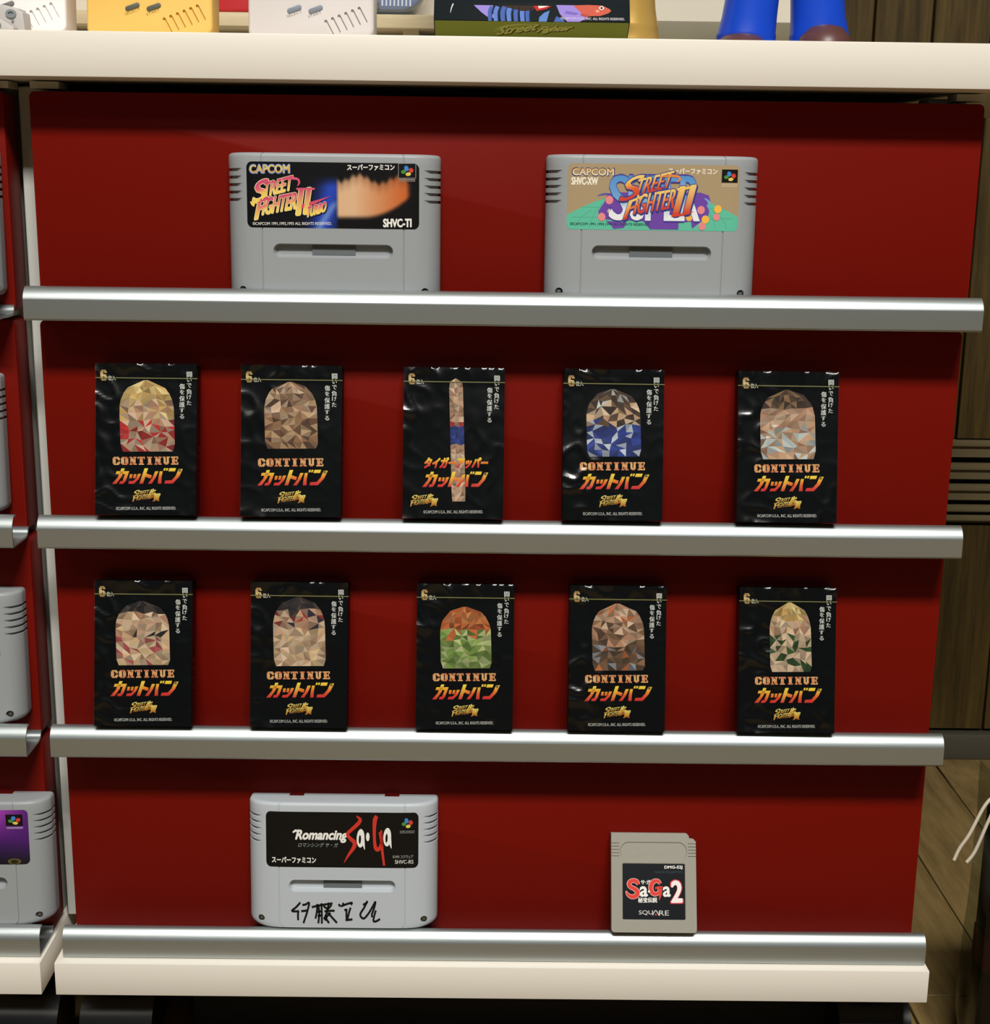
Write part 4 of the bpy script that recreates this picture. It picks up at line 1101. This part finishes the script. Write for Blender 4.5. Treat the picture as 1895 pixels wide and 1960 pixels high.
v, f = lathe([(0.006, 0.076), (0.030, 0.080), (0.035, 0.095), (0.032, 0.112), (0.020, 0.122)], 32)
link('hips', mesh_of('hips', v, f, 50), M_blue, fg)
gf = empty('gold_figure', (0.0815, 0.105, ST + 0.0003)); tag(gf, 'gold toy leg standing behind the dark boxed game', 'toy')
prof = [(0.0, 0, 0, 0.0215, 0.020), (0.004, 0, 0, 0.0222, 0.021), (0.011, 0, 0, 0.0212, 0.020), (0.0165, 0, 0, 0.0198, 0.019), (0.0180, 0, 0, 0.0203, 0.0193), (0.0200, 0, 0, 0.0196, 0.0188), (0.030, 0, 0, 0.0178, 0.0175), (0.045, 0, 0, 0.0165, 0.0165), (0.065, 0, 0, 0.016, 0.016), (0.072, 0, 0, 0.012, 0.012)]
o = link('boot', leg_mesh(prof), M_goldv, gf)

# ------------------------------------------------------------------ clear bag on the floor at the right
M_bag = film_mat('bag_plastic', 0.16, (0.80, 0.84, 0.80), 1.0)
bag = empty('clear_bag', (0.4190, 0.014, 0)); tag(bag, 'clear plastic carrier bag with white cord handles, on the floor right of the rack', 'bag')
V, F = [], []
n = 40
for j in range(15):
    t = j / 14; z = 0.004 + 0.222 * t
    for k in range(n):
        a = 2 * PI * k / n
        cx, cy = math.cos(a), math.sin(a)
        m_ = max(abs(cx), abs(cy)); sx, sy = cx / m_ * 0.080, cy / m_ * 0.020
        q = noise.noise(Vector((sx * 40, sy * 40 + 7, z * 28))) * (0.0025 + 0.009 * max(0, 1 - t * 4))
        flare = 1.0 + 0.03 * (1 - t)
        V.append((sx * flare + q * cx, sy * flare + q * cy, z))
for j in range(14):
    for k in range(n): F.append((j * n + k, j * n + (k + 1) % n, (j + 1) * n + (k + 1) % n, (j + 1) * n + k))
F.append(tuple(range(n)))
link('bag_sheet', mesh_of('bag_sheet', V, F, 70), M_bag, bag)
hd = bag
def cord(pts, nm):
    # smooth the polyline
    q = []
    for i in range(len(pts) - 1):
        p0 = Vector(pts[max(0, i - 1)]); p1 = Vector(pts[i]); p2 = Vector(pts[i + 1]); p3 = Vector(pts[min(len(pts) - 1, i + 2)])
        for k in range(6):
            t = k / 6; q.append(0.5 * ((2 * p1) + (p2 - p0) * t + (2 * p0 - 5 * p1 + 4 * p2 - p3) * t * t + (3 * p1 - p0 - 3 * p2 + p3) * t ** 3))
    q.append(Vector(pts[-1]))
    v, f = tube([p - Vector((0.4190, 0.014, 0)) for p in q], 0.0012, 8)
    link('cord_handle', mesh_of('cord_handle', v, f, 60), M_cord, bag)
M_cord = mat('white_cord', (206, 196, 176), 0.8, bump=0.3, bscale=1200)
cord([(0.372, -0.020, 0.236), (0.352, -0.022, 0.236), (0.3314, -0.022, 0.2255), (0.3232, -0.022, 0.2179), (0.3145, -0.022, 0.1968), (0.3092, -0.021, 0.186), (0.3062, -0.021, 0.1775)], 'a')
cord([(0.365, -0.022, 0.228), (0.345, -0.024, 0.229), (0.3317, -0.024, 0.2217), (0.3259, -0.024, 0.2084), (0.3191, -0.023, 0.1854), (0.3145, -0.022, 0.1765)], 'b')
gb = empty('carton_in_bag', (0.4045, 0.014, 0.006)); tag(gb, 'dark carton with a red band inside the clear bag', 'box')
link('carton', box_mesh('carton', -0.0620, 0.0620, -0.012, 0.012, 0, 0.192, 0.001, 1), mat('dark_green_card', (26, 30, 24), 0.5), gb)
link('red_band', box_mesh('red_band', -0.0624, 0.0624, -0.0125, 0.0125, 0.075, 0.10), mat('red_card', (110, 34, 30), 0.5), gb)
